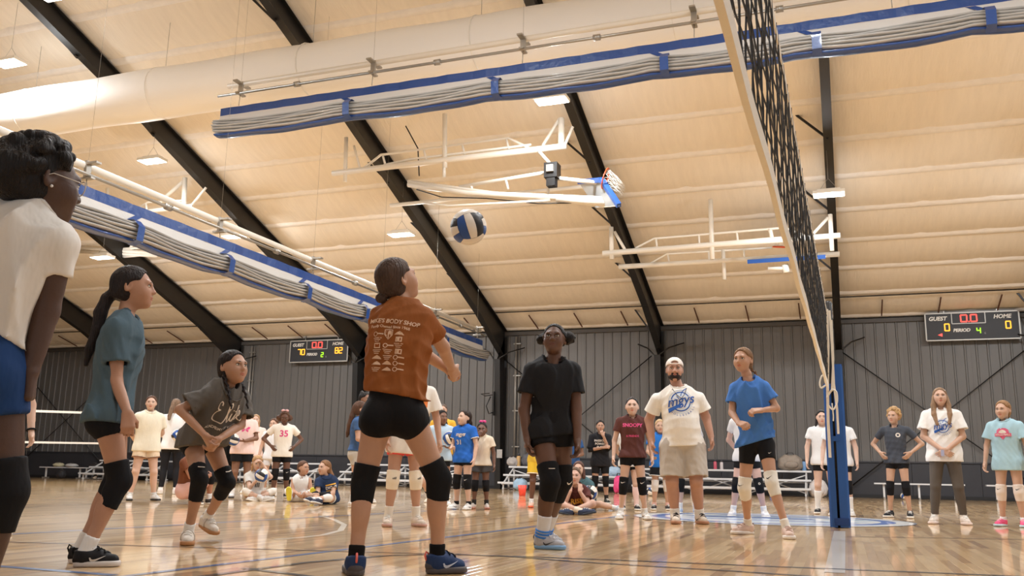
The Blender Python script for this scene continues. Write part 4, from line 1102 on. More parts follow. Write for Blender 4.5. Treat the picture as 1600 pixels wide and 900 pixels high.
def figure(label, J, o, group=None):
    """J: joints in world space; o: build, skin, hair and clothes"""
    H = o['H']; s = H/1.65
    for S_ in 'LR':                       # planted feet stand flat on the floor
        k_ = (o.get('shoes') or {}).get('k', 1.0)
        if S_ not in o.get('lift', '') and abs(J['an'+S_][2]-.066*s*k_) < .07: J['an'+S_] = np.array([*J['an'+S_][:2], .0645*s*k_]); J['toe'+S_] = np.array([*J['toe'+S_][:2], .004])
    v = o.get('v', .0120); w = o.get('w', .96); g = o.get('girth', 1.0); far = v >= .0085
    seed = len(PEOPLE)+1
    base = np.array([np.mean([J['anR'][0], J['anL'][0]]), np.mean([J['anR'][1], J['anL'][1]]), 0.0])
    e = empty('person', base, label=label, cat='person', group=group)
    PEOPLE.append(e)
    def add(me, name, m, parent=e):
        ob = link(name, me, None, m); ob.parent = parent
        ob.matrix_parent_inverse = Matrix.Translation(-Vector(base)) if parent is e else Matrix.Identity(4)
        return ob
    pel, nk = J['pelvis'], J['neck']; upt = nrm(nk-pel); lf = nrm((J['shL']-J['shR'])*.7+(J['hipL']-J['hipR'])*.3); lf = nrm(lf-upt*(lf@upt)); fw = np.cross(lf, upt)
    RT = np.stack([lf, fw, upt], 1)
    hl = nrm(J['hipL']-J['hipR']); TL = np.linalg.norm(nk-pel)
    look = J['look']; R = J['headR']; hs = o.get('hs', .205)/.21; hc = J['head']
    # ---- body
    F = Field(); extra = []
    F.u(Ell(pel+upt*.0, np.array((.142*w, .10*w, .105))*s, RT), .01)
    F.u(Ell(lerp(pel, nk, .36), np.array((.118*w, .088*w, .14))*s, RT), .05*s)
    F.u(Ell(lerp(pel, nk, .68), np.array((.138*w, .096*w, .16))*s, RT), .05*s)
    if o.get('belly'): F.u(Ell(lerp(pel, nk, .30)+fw*.06*s, np.array((.155, .135, .17))*s*o['belly'], RT), .06*s)
    if o.get('bust'): 
        for sx in (1, -1): F.u(Ell(lerp(pel, nk, .70)+fw*.075*s+lf*sx*.062*s, np.array((.058, .05, .058))*s*o['bust'], RT), .03*s)
    for sh in (J['shL'], J['shR']):
        F.u(Cone(lerp(nk, sh, .15)-upt*.015*s, sh-upt*.014*s, .036*s*g, .043*s*g), .03*s); F.u(Ell(sh-upt*.016*s, [.046*s*g]*3), .02*s)
    nb = hc+R@(np.array([0, -.022, -.075])*hs)
    F.u(Cone(nk-upt*.02*s, nb, .050*s*g, .046*s*min(g, 1.15)), .022*s)
    for S_ in 'LR':
        hp, kn, an, toe = J['hip'+S_], J['knee'+S_], J['an'+S_], J['toe'+S_]
        td = nrm(kn-hp); F.u(Ell(hp-fw*.026*s-upt*.01*s, np.array((.083, .088, .093))*s*g, RT), .045*s)
        F.u(Cone(hp, kn, .082*s*g*o.get('thigh', 1), .052*s*g), .03*s); F.u(Cone(kn, an, .049*s*g, .033*s*g), .02*s)
        cd = nrm(an-kn); ft = nrm(toe-an); bk = -(ft-cd*(ft@cd)); bk = nrm(bk)
        F.u(Ell(lerp(kn, an, .30)+bk*.016*s, np.array((.046, .046, .115))*s*g, np.stack([np.cross(cd, bk), bk, cd], 1)), .03*s)
        F.u(Ell(kn-bk*.014*s, [.042*s*g]*3), .025*s)
        F.u(Cone(an, lerp(an, toe, .38)+np.array([0, 0, .014*s]), .030*s, .024*s), .02*s)
        sh, el, wr = J['sh'+S_], J['el'+S_], J['wr'+S_]
        F.u(Cone(sh, el, .043*s*g, .0365*s*g, bulge=.003*s), .02*s); F.u(Cone(el, wr, .0375*s*g, .0245*s*g, bulge=.002*s), .018*s)
        hd = J.get('hd'+S_); hd = nrm(wr-el) if hd is None else nrm(hd)
        pm = J.get('palm'+S_); sd = lf if S_ == 'L' else -lf
        if pm is None: pm = -sd+fw*.25
        th = J.get('thumb'+S_)
        if th is None: th = np.cross(hd, pm)*(1 if S_ == 'R' else -1)
        if far: hand_ops(F, wr, hd, pm, th, o.get('hand', s*1.0), J.get('curl'+S_, .45), vx=1.12)
        else:
            Fh = Field(); st = lerp(wr, el, .30); Fh.u(Cone(st, wr, .0265*s*g, .0252*s*g), .01)
            hand_ops(Fh, wr, hd, pm, th, o.get('hand', s*1.0), J.get('curl'+S_, .45), k=.004, spread=.32); extra.append((Fh, .0046))
    if far: W = head_field(F, hc, R, hs, fine=True)
    else:
        Fh = Field(); Fh.u(Cone(lerp(nk, nb, .45), nb, .047*s, .0465*s*min(g, 1.15)), .022*s); W = head_field(Fh, hc, R, hs, fine=True); extra.append((Fh, max(.0050, v*.8)))
    if o.get('lift') == 'LR': F.keep(Half((0, 0, .003), (0, 0, -1)), .004)
    V_, Q_ = polygonize(F, v if far else v*1.5, 'body', True)
    for Fx, vx_ in extra:
        V2, Q2 = polygonize(Fx, vx_, 'body', True); Q_ = np.concatenate([Q_, Q2+len(V_)]); V_ = np.concatenate([V_, V2])
    add(quad_mesh(V_, Q_, 'body'), 'body', skin(o['skin']))
    # ---- face
    for sx in (1, -1):
        ey = add(MB().ell(W((sx*.031, .0815, .0025)), np.array((.0135, .0070, .0066))*hs, R, 10, 7).mesh('eye'), 'eye', M_EYE)
        ir = add(MB().ell(W((sx*.031+o.get('gaze', 0)*.005, .0860, .0027)), np.array((.0058, .0036, .0058))*hs, R, 10, 6).mesh('iris'), 'iris', M_IRIS, ey)
        add(MB().tube([W((sx*.013, .0930, .0228)), W((sx*.027, .0925, .0246)), W((sx*.041, .0835, .0210)), W((sx*.050, .0745, .0150))], [.0022*hs, .0030*hs, .0026*hs, .0012*hs], 6).mesh('eyebrow'), 'eyebrow', mat('brow_%d_%d_%d' % o['hair'], tuple(int(c*.75) for c in o['hair']), .7))
        add(MB().tube([W((sx*.0175, .0865, .005)), W((sx*.026, .0905, .0095)), W((sx*.037, .0885, .0092)), W((sx*.0465, .080, .0045))], [.0012*hs, .0016*hs, .0016*hs, .0008*hs], 5).mesh('eyelashes'), 'eyelashes', mat('lashes', (40, 28, 24), .7))
    lc = o.get('lips') or tuple(int(a*b) for a, b in zip(o['skin'], (.86, .66, .64)))
    lp = MB(); lp.tube([W((-.027, .0820, -.0590)), W((-.018, .0885, -.0565)), W((-.007, .0930, -.0540)), W((0, .0938, -.0552)), W((.007, .0930, -.0540)), W((.018, .0885, -.0565)), W((.027, .0820, -.0590))], [.0014*hs, .0042*hs, .0056*hs, .0050*hs, .0056*hs, .0042*hs, .0014*hs], 7)
    add(lp.mesh('upper_lip'), 'upper_lip', mat('lip_%d_%d_%d' % lc, lc, .4))
    lp = MB(); lp.tube([W((-.025, .0820, -.0605)), W((-.014, .0885, -.0635)), W((0, .0908, -.0645)), W((.014, .0885, -.0635)), W((.025, .0820, -.0605))], [.0014*hs, .0054*hs, .0070*hs, .0054*hs, .0014*hs], 7)
    add(lp.mesh('lower_lip'), 'lower_lip', mat('lip_%d_%d_%d' % lc, lc, .4))
    # ---- hair
    if o.get('style') != 'none':
        HF = hair_field(o.get('style', 'smooth'), hc, R, hs, seed, o.get('hopt', {}))
        if o.get('style') != 'curly':
            a1 = R[:, 0].astype(np.float32); a2 = R[:, 2].astype(np.float32)
            HF.disp = lambda P: (.0011*np.sin((P-hc.astype(np.float32))@a1*430+2.2*np.sin((P-hc.astype(np.float32))@a2*60))).astype(np.float32)
        add(polygonize(HF, max(.0045, v*.8), 'hair'), 'hair', hairm(o['hair']))
    # ---- shirt
    out = {'e': e, 'add': add, 'W': W, 'R': R, 'hs': hs, 'RT': RT, 's': s, 'J': J, 'fw': fw, 'lf': lf, 'upt': upt}
    sh_ = o.get('shirt')
    if sh_:
        ez = sh_.get('ease', .022); F = Field(); hem = J.get('hem'); hemn = J.get('hemn', -upt)
        if hem is None: hem = pel-upt*sh_.get('len', .10)*s
        top = lerp(pel, nk, .80); hr = sh_.get('hemr', .160)*w*s+ez; fl_ = sh_.get('flat', .70)
        hm2 = hem+nrm(hemn)*.05
        F.u(Cone(lerp(pel, nk, .74), hm2, .142*w*s+ez*.7, hr, flat=(fw, fl_)), .03)
        F.u(Ell(pel, np.array((.140*w, .098*w, .108))*s+ez*.55, RT), .04)
        for S_ in 'LR': F.u(Ell(J['hip'+S_]-fw*.025*s-upt*.01*s, np.array((.084, .089, .094))*s*g+min(ez, .02)*.8+.004, RT), .05); F.u(Cone(J['hip'+S_], lerp(J['hip'+S_], J['knee'+S_], .22), .082*s*g*o.get('thigh', 1)+.012, .076*s*g*o.get('thigh', 1)+.014), .04)
        if o.get('belly'): F.u(Ell(lerp(pel, nk, .30)+fw*.06*s, np.array((.155, .135, .19))*s*o['belly']+.012, RT), .07)
        F.u(Ell(lerp(pel, nk, .68), np.array((.138*w, .098*w, .165))*s+ez*.6, RT), .08)
        if o.get('bust'):
            for sx in (1, -1): F.u(Ell(lerp(pel, nk, .69)+fw*.075*s+lf*sx*.058*s, np.array((.06, .052, .06))*s*o['bust']+.008, RT), .05)
        sl = sh_.get('sleeve', .55); cuts = []; fa = sh_.get('fold', .0032)
        if v < .011: F.warp(folds(fa*1.5, upt, sh_.get('ff', 30), seed))
        for S_ in 'LR':
            sh, el, wr = J['sh'+S_], J['el'+S_], J['wr'+S_]
            if sl <= 0: F.u(Cone(lerp(nk, sh, .45)-upt*.02*s, lerp(nk, sh, .62)-upt*.035*s, .042*s*g+.006, .036*s*g+.006), .03); cuts.append(None); continue
            F.u(Cone(lerp(nk, sh, .15)-upt*.016*s, sh-upt*.012*s, .042*s*g+.006, .045*s*g+.008), .06)
            if sl <= 1:
                en = lerp(sh, el, sl); er = (.044*s*g+ez*.9)*sh_.get('flare', 1.0)
                F.u(Cone(lerp(sh, el, .02), en, .048*s*g+.010, er, caps=(0, 1), rip=folds(fa*.5, el-sh, 42, seed+7) if v < .011 else None), .018)
                d = nrm(el-sh); cuts.append(Cone(en-d*.024, en+d*.012, er-.017, er-.015, caps=(1, 1)))
            else:
                en = lerp(el, wr, sl-1); F.u(Cone(sh, el, .048*s*g+.008, .040*s*g+.010), .02); F.u(Cone(el, en, .040*s*g+.010, .032*s*g+.008, caps=(0, 1)), .012)
                d = nrm(wr-el); cuts.append(Cone(en-d*.02, en+d*.02, .03*s*g, .03*s*g, caps=(1, 1)))
        F.keep(Half(hem, hemn), .003)
        for c in cuts:
            if c is not None: F.cut(c, .005)
        nr = sh_.get('neckr', .058)*s*max(1, g*.95)
        F.cut(Cone(nk+fw*.012*s+upt*.012*s, nb+upt*.05, nr, nr*1.05), .008); F.cut(Ell(nk+fw*.042*s+upt*.0*s, np.array((nr*1.02, .05*s, sh_.get('drop', .034)*s)), RT), .012)
        if o.get('lift') == 'LR': F.keep(Half((0, 0, .006), (0, 0, -1)), .004)
        me = polygonize(F, max(v*1.12, .0078), 'shirt'); out['shirt'] = F
        out['shirt_ob'] = add(me, 'tank_top' if sl <= 0 else 'shirt', cloth(sh_['c'], sh_.get('rough', .8)))
        if sl > 0 and sh_.get('collar', True):
            mb = MB(); P = []
            for i in range(24):
                t = 2*math.pi*i/24; q = nk+fw*.014*s+upt*(.030*s-.042*s*max(0, math.cos(t))**1.0+.012*s*max(0, -math.cos(t)))+lf*math.sin(t)*nr*1.06+fw*math.cos(t)*nr*1.0
                P.append(q)
            P = [stick1(F, q, nrm(q-(nk-upt*.03*s)), .001) for q in P]
            mb.tube(P, .0055*s+.001, 6, closed=True); add(mb.mesh('collar'), 'collar', cloth(sh_.get('collar_c', sh_['c'])))
    # ---- shorts or leggings
    sh2 = o.get('shorts')
    if sh2:
        ez = sh2.get('ease', .008); fr = sh2.get('len', .32); F = Field()
        F.u(Ell(pel, np.array((.142*w, .10*w, .107))*s+ez, RT), .01); F.u(Ell(lerp(pel, nk, .17), np.array((.126*w, .092*w, .10))*s+ez, RT), .04)
        if o.get('belly'): F.u(Ell(lerp(pel, nk, .20)+fw*.05*s, np.array((.15, .125, .13))*s*o['belly']+ez*.3, RT), .05)
        cuts = []
        for S_ in 'LR':
            hp, kn, an = J['hip'+S_], J['knee'+S_], J['an'+S_]
            F.u(Ell(hp-fw*.026*s-upt*.01*s, np.array((.083, .088, .093))*s*g+ez, RT), .045)
            if fr <= 1:
                en = lerp(hp, kn, fr); r0 = .082*s*g*o.get('thigh', 1)+ez; r1 = (.082+(.052-.082)*fr)*s*g*o.get('thigh', 1)+ez+sh2.get('flare', 0)
                d = nrm(kn-hp); F.u(Cone(hp, en, r0, r1, caps=(0, 1), rip=folds(.004, d, 26, seed+50) if ez > .015 and v < .011 else None), .022)
                if ez+sh2.get('flare', 0) > .018: cuts.append(Cone(en-d*.024, en+d*.012, r1-.016, r1-.014, caps=(1, 1)))
            else:
                en = lerp(kn, an, fr-1); F.u(Cone(hp, kn, .082*s*g+ez, .054*s*g+ez), .02); F.u(Cone(kn, en, .051*s*g+ez, (.051-.017*(fr-1))*s*g+ez, caps=(0, 1)), .015)
                cd = nrm(an-kn); ft = nrm(J['toe'+S_]-an); bk = nrm(-(ft-cd*(ft@cd)))
                F.u(Ell(lerp(kn, an, .30)+bk*.016*s, np.array((.046, .046, .115))*s*g+ez, np.stack([np.cross(cd, bk), bk, cd], 1)), .03)
        F.keep(Half(pel+upt*sh2.get('rise', .11)*s, upt), .004)
        for c in cuts: F.cut(c, .005)
        if o.get('lift') == 'LR': F.keep(Half((0, 0, .004), (0, 0, -1)), .004)
        ob = add(polygonize(F, max(v*1.2, .0085), 'shorts'), 'leggings' if fr > 1 else 'shorts', cloth(sh2['c'])); out['shorts'] = F; out['shorts_ob'] = ob
        if sh2.get('trim'):
            for S_ in 'LR':
                hp, kn = J['hip'+S_], J['knee'+S_]; d = nrm(kn-hp); c = lerp(hp, kn, fr)-d*.006; x = nrm(np.cross(d, fw)); y = np.cross(d, x); r1 = (.082-.03*fr)*s*g+ez+sh2.get('flare', 0)
                add(MB().tube([c+(x*math.cos(t)+y*math.sin(t))*(r1+.002) for t in [6.2832*i/20 for i in range(20)]], .007, 5, closed=True).mesh('hem_trim'), 'hem_trim', cloth(sh2['trim']))
    # ---- knee pads, socks, shoes
    out['pad'] = {}
    for S_ in 'LR':
        hp, kn, an, toe = J['hip'+S_], J['knee'+S_], J['an'+S_], J['toe'+S_]
        cd = nrm(an-kn); ft = nrm(toe-an); ftl = nrm(ft-cd*(ft@cd)); kf = nrm(nrm(kn-hp)+nrm(kn-an)+ftl*.6)
        kp = o.get('pads'); kp = kp.get(S_) if isinstance(kp, dict) else kp
        if kp:
            a0, a1 = o.get('padspan', (.74, .30)); F = Field(); ru, rk, rl = (.052+.030*(1-a0))*s*g*1.0+.009, .052*s*g+.010, (.049-.016*a1)*s*g+.010
            F.u(Cone(lerp(hp, kn, a0), kn, ru, rk, caps=(1, 0)), .01); F.u(Cone(kn, lerp(kn, an, a1), rk, rl, caps=(0, 1)), .012)
            F.u(Ell(kn+kf*.018*s, np.array((.046, .042, .062))*s*g, np.stack([nrm(np.cross(cd, kf)), nrm(kf-cd*(kf@cd)), cd], 1)), .025)
            F.u(Ell(lerp(kn, an, .12)-ftl*.012*s, np.array((.044, .046, .07))*s*g+.006, np.stack([nrm(np.cross(cd, ftl)), ftl, cd], 1)), .02)
            out['pad'][S_] = (F, kn, kf, nrm(np.cross(kf, cd)), cd); 
            out['pad'][S_+'ob'] = add(polygonize(F, max(v*1.0, .0078), 'knee_pad'), 'knee_pad', cloth(kp, .85))
        sc = o.get('socks'); sc = sc.get(S_) if isinstance(sc, dict) else sc
        if sc:
            hgt = o.get('sockh', .30); F = Field(); st = lerp(an, kn, hgt)
            F.u(Cone(st, an, (.033+.016*hgt)*s*g+.006, .034*s*g+.005, caps=(1, 0)), .01)
            if hgt > .5: F.u(Ell(lerp(kn, an, .30)-ftl*.016*s, np.array((.046, .046, .115))*s*g+.005, np.stack([np.cross(cd, -ftl), -ftl, cd], 1)), .03); F.keep(Half(st, -cd), .003)
            F.u(Cone(an, lerp(an, toe, .30)+np.array([0, 0, .014*s]), .034*s, .028*s), .02)
            ob = add(polygonize(F, max(v*1.0, .0075), 'sock'), 'sock', cloth(sc, .9))
            for bt, bc in o.get('sockband', []):
                c = lerp(an, kn, bt); x = nrm(np.cross(cd, ftl)); add(MB().tube([c+(x*math.cos(t)+ftl*math.sin(t))*((.033+.016*bt)*s*g+.0065) for t in [6.2832*i/18 for i in range(18)]], .008*s, 6, closed=True).mesh('sock_band'), 'sock_band', cloth(bc), ob)
        sk = o.get('shoes')
        if sk:
            sk = sk.get(S_, sk) if isinstance(sk, dict) and S_ in sk else sk
            shoe(add, an, toe, s*sk.get('k', 1.0), sk, v, S_)
    return out

def shoe(add, an, toe, s, sk, v, S_):
    ft = nrm(toe-an); t = toe-an
    # foot frame: toe tip given; the sole runs from under the heel to the toe
    up0 = np.array([0, 0, 1.0]); pitchd = nrm(toe-(an-up0*.062*s)); d = pitchd; x = nrm(np.cross(d, up0)); up = np.cross(x, d)
    heel = an-up*.064*s-d*.050*s; L = max(.20*s, np.linalg.norm(toe-heel)); tp = heel+d*L
    Rm = np.stack([x, d, up], 1)
    F = Field()
    F.u(Ell(heel+d*.043*s+up*.046*s, np.array((.036, .043, .058))*s, Rm), .01)
    F.u(Cone(heel+d*.05*s+up*.060*s, heel+d*.52*L+up*.054*s, .036*s, .035*s), .03*s)
    F.u(Cone(heel+d*.40*L+up*.040*s, tp-d*.044*s+up*.032*s, .042*s, .035*s, flat=(up, .9)), .03*s)
    F.u(Cone(an-up*.02*s-d*.006*s, an+up*.014*s-d*.004*s, .041*s, .043*s, caps=(0, 1)), .02*s)
    F.u(Cone(heel+d*.40*L+up*.085*s, an+d*.034*s+up*.026*s, .016*s, .014*s, flat=(x, 1.0)), .012*s)
    F.cut(Cone(an-up*.022*s, an+up*.05*s, .033*s, .035*s, caps=(0, 1)), .004)
    F.keep(Half(heel+up*.016*s, -up), .003)
    ob = add(polygonize(F, max(v*.8, .0062), 'shoe'), 'shoe', cloth(sk['c'], .6))
    F2 = Field(); F2.u(Cone(heel+d*.038*s+up*.016*s, tp-d*.045*s+up*.016*s, .042*s, .046*s), .01); F2.u(Cone(heel+d*.4*L+up*.016*s, tp-d*.06*s+up*.016*s, .044*s, .047*s), .02)
    F2.keep(Half(heel+up*.030*s, up), .004); F2.keep(Half(heel, -up), .004)
    add(polygonize(F2, max(v*.85, .0066), 'sole'), 'sole', mat('sole_%d_%d_%d' % sk.get('sole', (228, 224, 216)), sk.get('sole', (228, 224, 216)), .55), ob)
    if v < .0085:
        rc = an+up*.012*s-d*.004*s; add(MB().tube([rc+(x*math.cos(t)*.0385+d*math.sin(t)*.0395)*s+up*.006*s*max(0, -math.sin(t)) for t in [6.2832*i/20 for i in range(20)]], .0052*s, 6, closed=True).mesh('collar_trim'), 'collar_trim', cloth(sk.get('trim', tuple(int(c*.8) for c in sk['c']))), ob)
        add(MB().tube([heel-d*.002*s+up*.06*s, heel-d*.010*s+up*.082*s, heel-d*.004*s+up*.10*s, heel+d*.008*s+up*.09*s], .005*s, 6).mesh('pull_tab'), 'pull_tab', cloth(sk.get('trim', tuple(int(c*.7) for c in sk['c']))), ob)
        Fc = Field(); Fc.u(Ell(heel+d*.036*s+up*.036*s, np.array((.040, .044, .034))*s, Rm), .01); Fc.keep(Half(heel+up*.020*s, -up), .003); Fc.keep(Half(heel+d*.050*s, d), .004)
        add(polygonize(Fc, .0055, 'heel_counter'), 'heel_counter', cloth(sk.get('heel', tuple(int(c*.75) for c in sk['c']))), ob)
    lm = cloth(sk.get('lace', (235, 232, 226)))
    mb = MB()
    for i in range(5):
        c = heel+d*(.42+.07*i)*L+up*.3*s; q = []
        for k in range(7):
            a = (k-3)/3; p = c+x*a*.026*s+d*(.008*s*(1 if i % 2 else -1)*a); q.append(stick1(F, p, up, .003))
        mb.tube(q, .0034*s, 5)
    add(mb.mesh('laces'), 'laces', lm, ob)
    if sk.get('swoosh'):
        for sd in (1, -1):
            decal(add, F, swoosh(.085*s), heel+d*(.52)*L+up*.040*s+x*sd*.15*s, d, up if True else up, x*sd, mat('mark_%d_%d_%d' % sk['swoosh'], sk['swoosh'], .5), 'logo', ob)
    if sk.get('strap'):
        q = []
        for k in range(11):
            a = math.pi*(k/10-.5)*1.25; q.append(stick1(F, heel+d*.42*L+up*(.05*s)+(x*math.sin(a)+up*math.cos(a))*.25*s, x*math.sin(a)+up*math.cos(a), .003))
        mb = MB()
        for a, b in zip(q[:-1], q[1:]): mb.bar(a, b, .006, .024*s, d)
        add(mb.mesh('strap'), 'strap', cloth(sk['strap']), ob)
    return ob

def stick1(F, p, n, lift=.003, reach=.5):
    return stick(F, np.array([p]), n, lift, reach)[0]
def stick(F, P, n, lift=.003, reach=.6):
    """drops points along -n onto the surface of a field (sphere tracing)"""
    P = np.array(P, float); n = nrm(n); Q = P+n*0.0
    Q = Q+n*.12; t = np.zeros(len(Q)); d = None
    for _ in range(40):
        d = F.ev(Q-n*t[:, None]).astype(float); t = t+np.clip(d-lift, -.01, .2)*.8
        t = np.minimum(t, reach)
    bad = t > reach-.02
    if bad.any() and (~bad).any(): t[bad] = np.median(t[~bad])
    return Q-n*t[:, None]
def subdivide(v, f, maxlen):
    bm = bmesh.new(); vs = [bm.verts.new(p) for p in v]
    for q in f:
        try: bm.faces.new([vs[i] for i in q])
        except ValueError: pass
    bmesh.ops.triangulate(bm, faces=bm.faces[:])
    for _ in range(4):
        es = [e for e in bm.edges if e.calc_length() > maxlen]
        if not es: break
        bmesh.ops.subdivide_edges(bm, edges=es, cuts=1); bmesh.ops.triangulate(bm, faces=[f for f in bm.faces if len(f.verts) > 3])
    bm.verts.index_update(); V = np.array([q.co[:] for q in bm.verts]); Fc = [tuple(q.index for q in f.verts) for f in bm.faces]; bm.free(); return V, Fc
def decal(add, F, vf, o, ux, uy, n, m, name, parent=None, lift=.0025, sub=.02):
    """flat print laid on cloth: 2D shape mapped to axes ux, uy at o, then dropped onto the surface along -n"""
    v, f = vf; v, f = subdivide(v, f, sub)
    P = np.array(o)+v[:, :1]*nrm(ux)+v[:, 1:2]*nrm(uy)
    Q = stick(F, P, n, lift); mb = MB(); mb.add(Q, f)
    me = mb.mesh(name)
    return add(me, name, m, parent) if parent is not None else add(me, name, m)
def swoosh(L):
    """tick mark: a thick hook that thins out into a long tail"""
    pts = [(-.5, .10), (-.44, -.08), (-.30, -.16), (-.14, -.12), (.5, .22), (-.10, .02), (-.26, -.01), (-.36, .02), (-.42, .12)]
    v = np.array([(x*L, y*L, 0) for x, y in pts]); return v, [(0, 1, 7, 8), (1, 2, 6, 7), (2, 3, 5, 6), (3, 4, 5)]
def rect(x0, y0, x1, y1): return np.array([(x0, y0, 0), (x1, y0, 0), (x1, y1, 0), (x0, y1, 0)]), [(0, 1, 2, 3)]
def poly2(pts): return np.array([(x, y, 0) for x, y in pts]), [tuple(range(len(pts)))]
def ring2(r0, r1, a0=0, a1=6.2832, n=28, cx=0, cy=0, sy=1.0):
    v = []; f = []
    for i in range(n+1):
        a = a0+(a1-a0)*i/n; v += [(cx+r0*math.cos(a), cy+sy*r0*math.sin(a), 0), (cx+r1*math.cos(a), cy+sy*r1*math.sin(a), 0)]
    f = [(2*i, 2*i+1, 2*i+3, 2*i+2) for i in range(n)]; return np.array(v), f
def txt2(t, size, x=0, y=0, **k):
    v, f = text_mesh(t, size, **k); v = v.copy(); v[:, 0] += x; v[:, 1] += y; return v, f

def script2(strokes, w, size):
    """handwriting: each stroke a smooth centre line swept with a thick and thin nib"""
    v = []; f = []
    for pts in strokes:
        P = smooth([(x*size, y*size, 0) for x, y in pts], 5); b = len(v)
        for i, p in enumerate(P):
            d = nrm(P[min(i+1, len(P)-1)]-P[max(i-1, 0)]); n = np.array([-d[1], d[0], 0]); k = w*(.62+.55*abs(d[1])); v += [p+n*k, p-n*k]
        f += [(b+2*i, b+2*i+1, b+2*i+3, b+2*i+2) for i in range(len(P)-1)]
    v = np.array(v); v[:, 0] -= (v[:, 0].max()+v[:, 0].min())/2; v[:, 1] -= (v[:, 1].max()+v[:, 1].min())/2; return v, f
ELITE = [[(.34, .80), (.36, .92), (.26, 1.0), (.12, .94), (.08, .78), (.18, .64), (.28, .61), (.12, .56), (-.02, .38), (.0, .14), (.16, .02), (.36, .08), (.50, .25), (.62, .58), (.74, .92), (.70, 1.02), (.62, .86), (.59, .4), (.62, .10), (.70, .05), (.80, .20), (.87, .44), (.84, .15), (.90, .05), (.98, .18), (1.10, .58), (1.16, .84), (1.10, .32), (1.13, .06), (1.22, .12), (1.36, .26), (1.42, .40), (1.34, .46), (1.27, .30), (1.31, .08), (1.44, .04), (1.60, .20)],
         [(.985, .56), (1.15, .60), (1.34, .62)], [(.895, .60), (.915, .63), (.92, .65)]]
def dirv(yaw, pitch=0.0):
    """yaw 0 faces the camera side (-Y), +90 faces right along the wall, 180 faces the wall"""
    a, p = math.radians(yaw), math.radians(pitch); return np.array([math.sin(a)*math.cos(p), -math.cos(a)*math.cos(p), math.sin(p)])
def head_frame(J, yaw, pitch=0.0, roll=0.0):
    f = dirv(yaw, pitch); l = np.cross((0, 0, 1.0), f); l = nrm(l); u = np.cross(f, l)*-1; u = np.cross(l, f)*-1 if False else nrm(np.cross(f, l)); 
    u = u if u[2] > 0 else -u
    r = math.radians(roll); l2 = l*math.cos(r)+u*math.sin(r); u2 = u*math.cos(r)-l*math.sin(r)
    J['look'] = f; J['headR'] = np.stack([l2, f, u2], 1)
def stance(px, py, ptop, yaw, o, lean=0.0, legs=None, arms='down', look=None, Y=None, sit=None, hipdrop=0.0):
    """standing figure: floor point between the feet seen at (px, py), crown seen at height ptop"""
    b = onfloor(px, py) if Y is None else np.array([at(px, py, Y)[0], Y, 0.0])
    z = (b-CAM)@CF; Hm = (py-ptop)/(FPX/z)*1.0
    # correct for tilt of the view by aiming at the crown row
    d = ray(px, ptop); t = math.hypot(b[0]-CAM[0], b[1]-CAM[1])/math.hypot(d[0], d[1]); Hm = CAM[2]+d[2]*t
    H = o.get('H') or Hm; o['H'] = H
    yaw += vyaw(px); f = dirv(yaw); l = nrm(np.cross((0, 0, 1.0), f)); u = np.array([0, 0, 1.0])
    J = {}
    W = lambda a, c, h: b+l*a*H+f*c*H+u*h*H
    sp = o.get('stance', .075)
    hd = hipdrop
    J['pelvis'] = W(0, -.005, .525-hd)
    up = nrm(u+f*math.tan(math.radians(lean))); J['neck'] = J['pelvis']+up*.305*H
    for S_, sg in (('L', 1), ('R', -1)):
        J['hip'+S_] = W(sg*.052, 0, .495-hd); J['an'+S_] = W(sg*sp, -.01, .048); J['knee'+S_] = W(sg*(.052+sp)/2*1.02, .018+hd*.9, .27-hd*.3)
        J['toe'+S_] = W(sg*(sp+.025), .115, .012)
        sw = o.get('sw', .103)
        J['sh'+S_] = J['neck']+l*sg*sw*H-up*.028*H
    look = (look[0]+vyaw(px), *look[1:]) if look is not None else (yaw, 0)
    head_frame(J, *look)
    J['head'] = J['neck']+up*.045*H*.9+u*.058*H+f*.010*H
    if lean < 8 and hd < .02: J['head'][2] = H-.53*o.get('hs', .205)
    A = {'down': ((.045, .0, -.165), (.055, .05, -.305)), 'hip': ((.115, -.06, -.13), (.03, .035, -.215)), 'behind': ((.045, -.07, -.155), (-.03, -.12, -.255)), 'clasp': ((.03, .02, -.165), (-.085, .10, -.265)),
         'fold': ((.025, .03, -.165), (-.13, .125, -.135)), 'chin': ((-.01, .07, -.15), (-.075, .135, .005)), 'ball': ((.035, .0, -.165), (-.03, .13, -.20)), 'front': ((.035, .02, -.165), (.0, .13, -.215)), 'mouth': ((-.0, .075, -.14), (-.085, .14, .035))}
    if isinstance(arms, str): arms = (arms, arms)
    for S_, sg, a in (('L', 1, arms[0]), ('R', -1, arms[1])):
        e_, w_ = A[a] if isinstance(a, str) else a
        q = lambda c: J['sh'+S_]+(l*sg*c[0]+f*c[1]+u*c[2])*H
        J['el'+S_], J['wr'+S_] = q(e_), q(w_)
        if a == 'hip': J['hd'+S_] = -l*sg*.6+f*.45-u*.7; J['palm'+S_] = -l*sg*.6-f*.3; J['curl'+S_] = .3
        if a == 'clasp': J['hd'+S_] = -l*sg*.8-u*.5+f*.1; J['palm'+S_] = -f; J['curl'+S_] = .4
        if a in ('chin', 'mouth'): J['hd'+S_] = u*.9-l*sg*.4-f*.2; J['palm'+S_] = -f; J['curl'+S_] = .8
        if a == 'ball': J['hd'+S_] = -l*sg*.7+f*.5; J['palm'+S_] = u+f*.2; J['curl'+S_] = .35
    return J
def vyaw(px): return math.degrees(YAW+math.atan((800-px)/FPX))
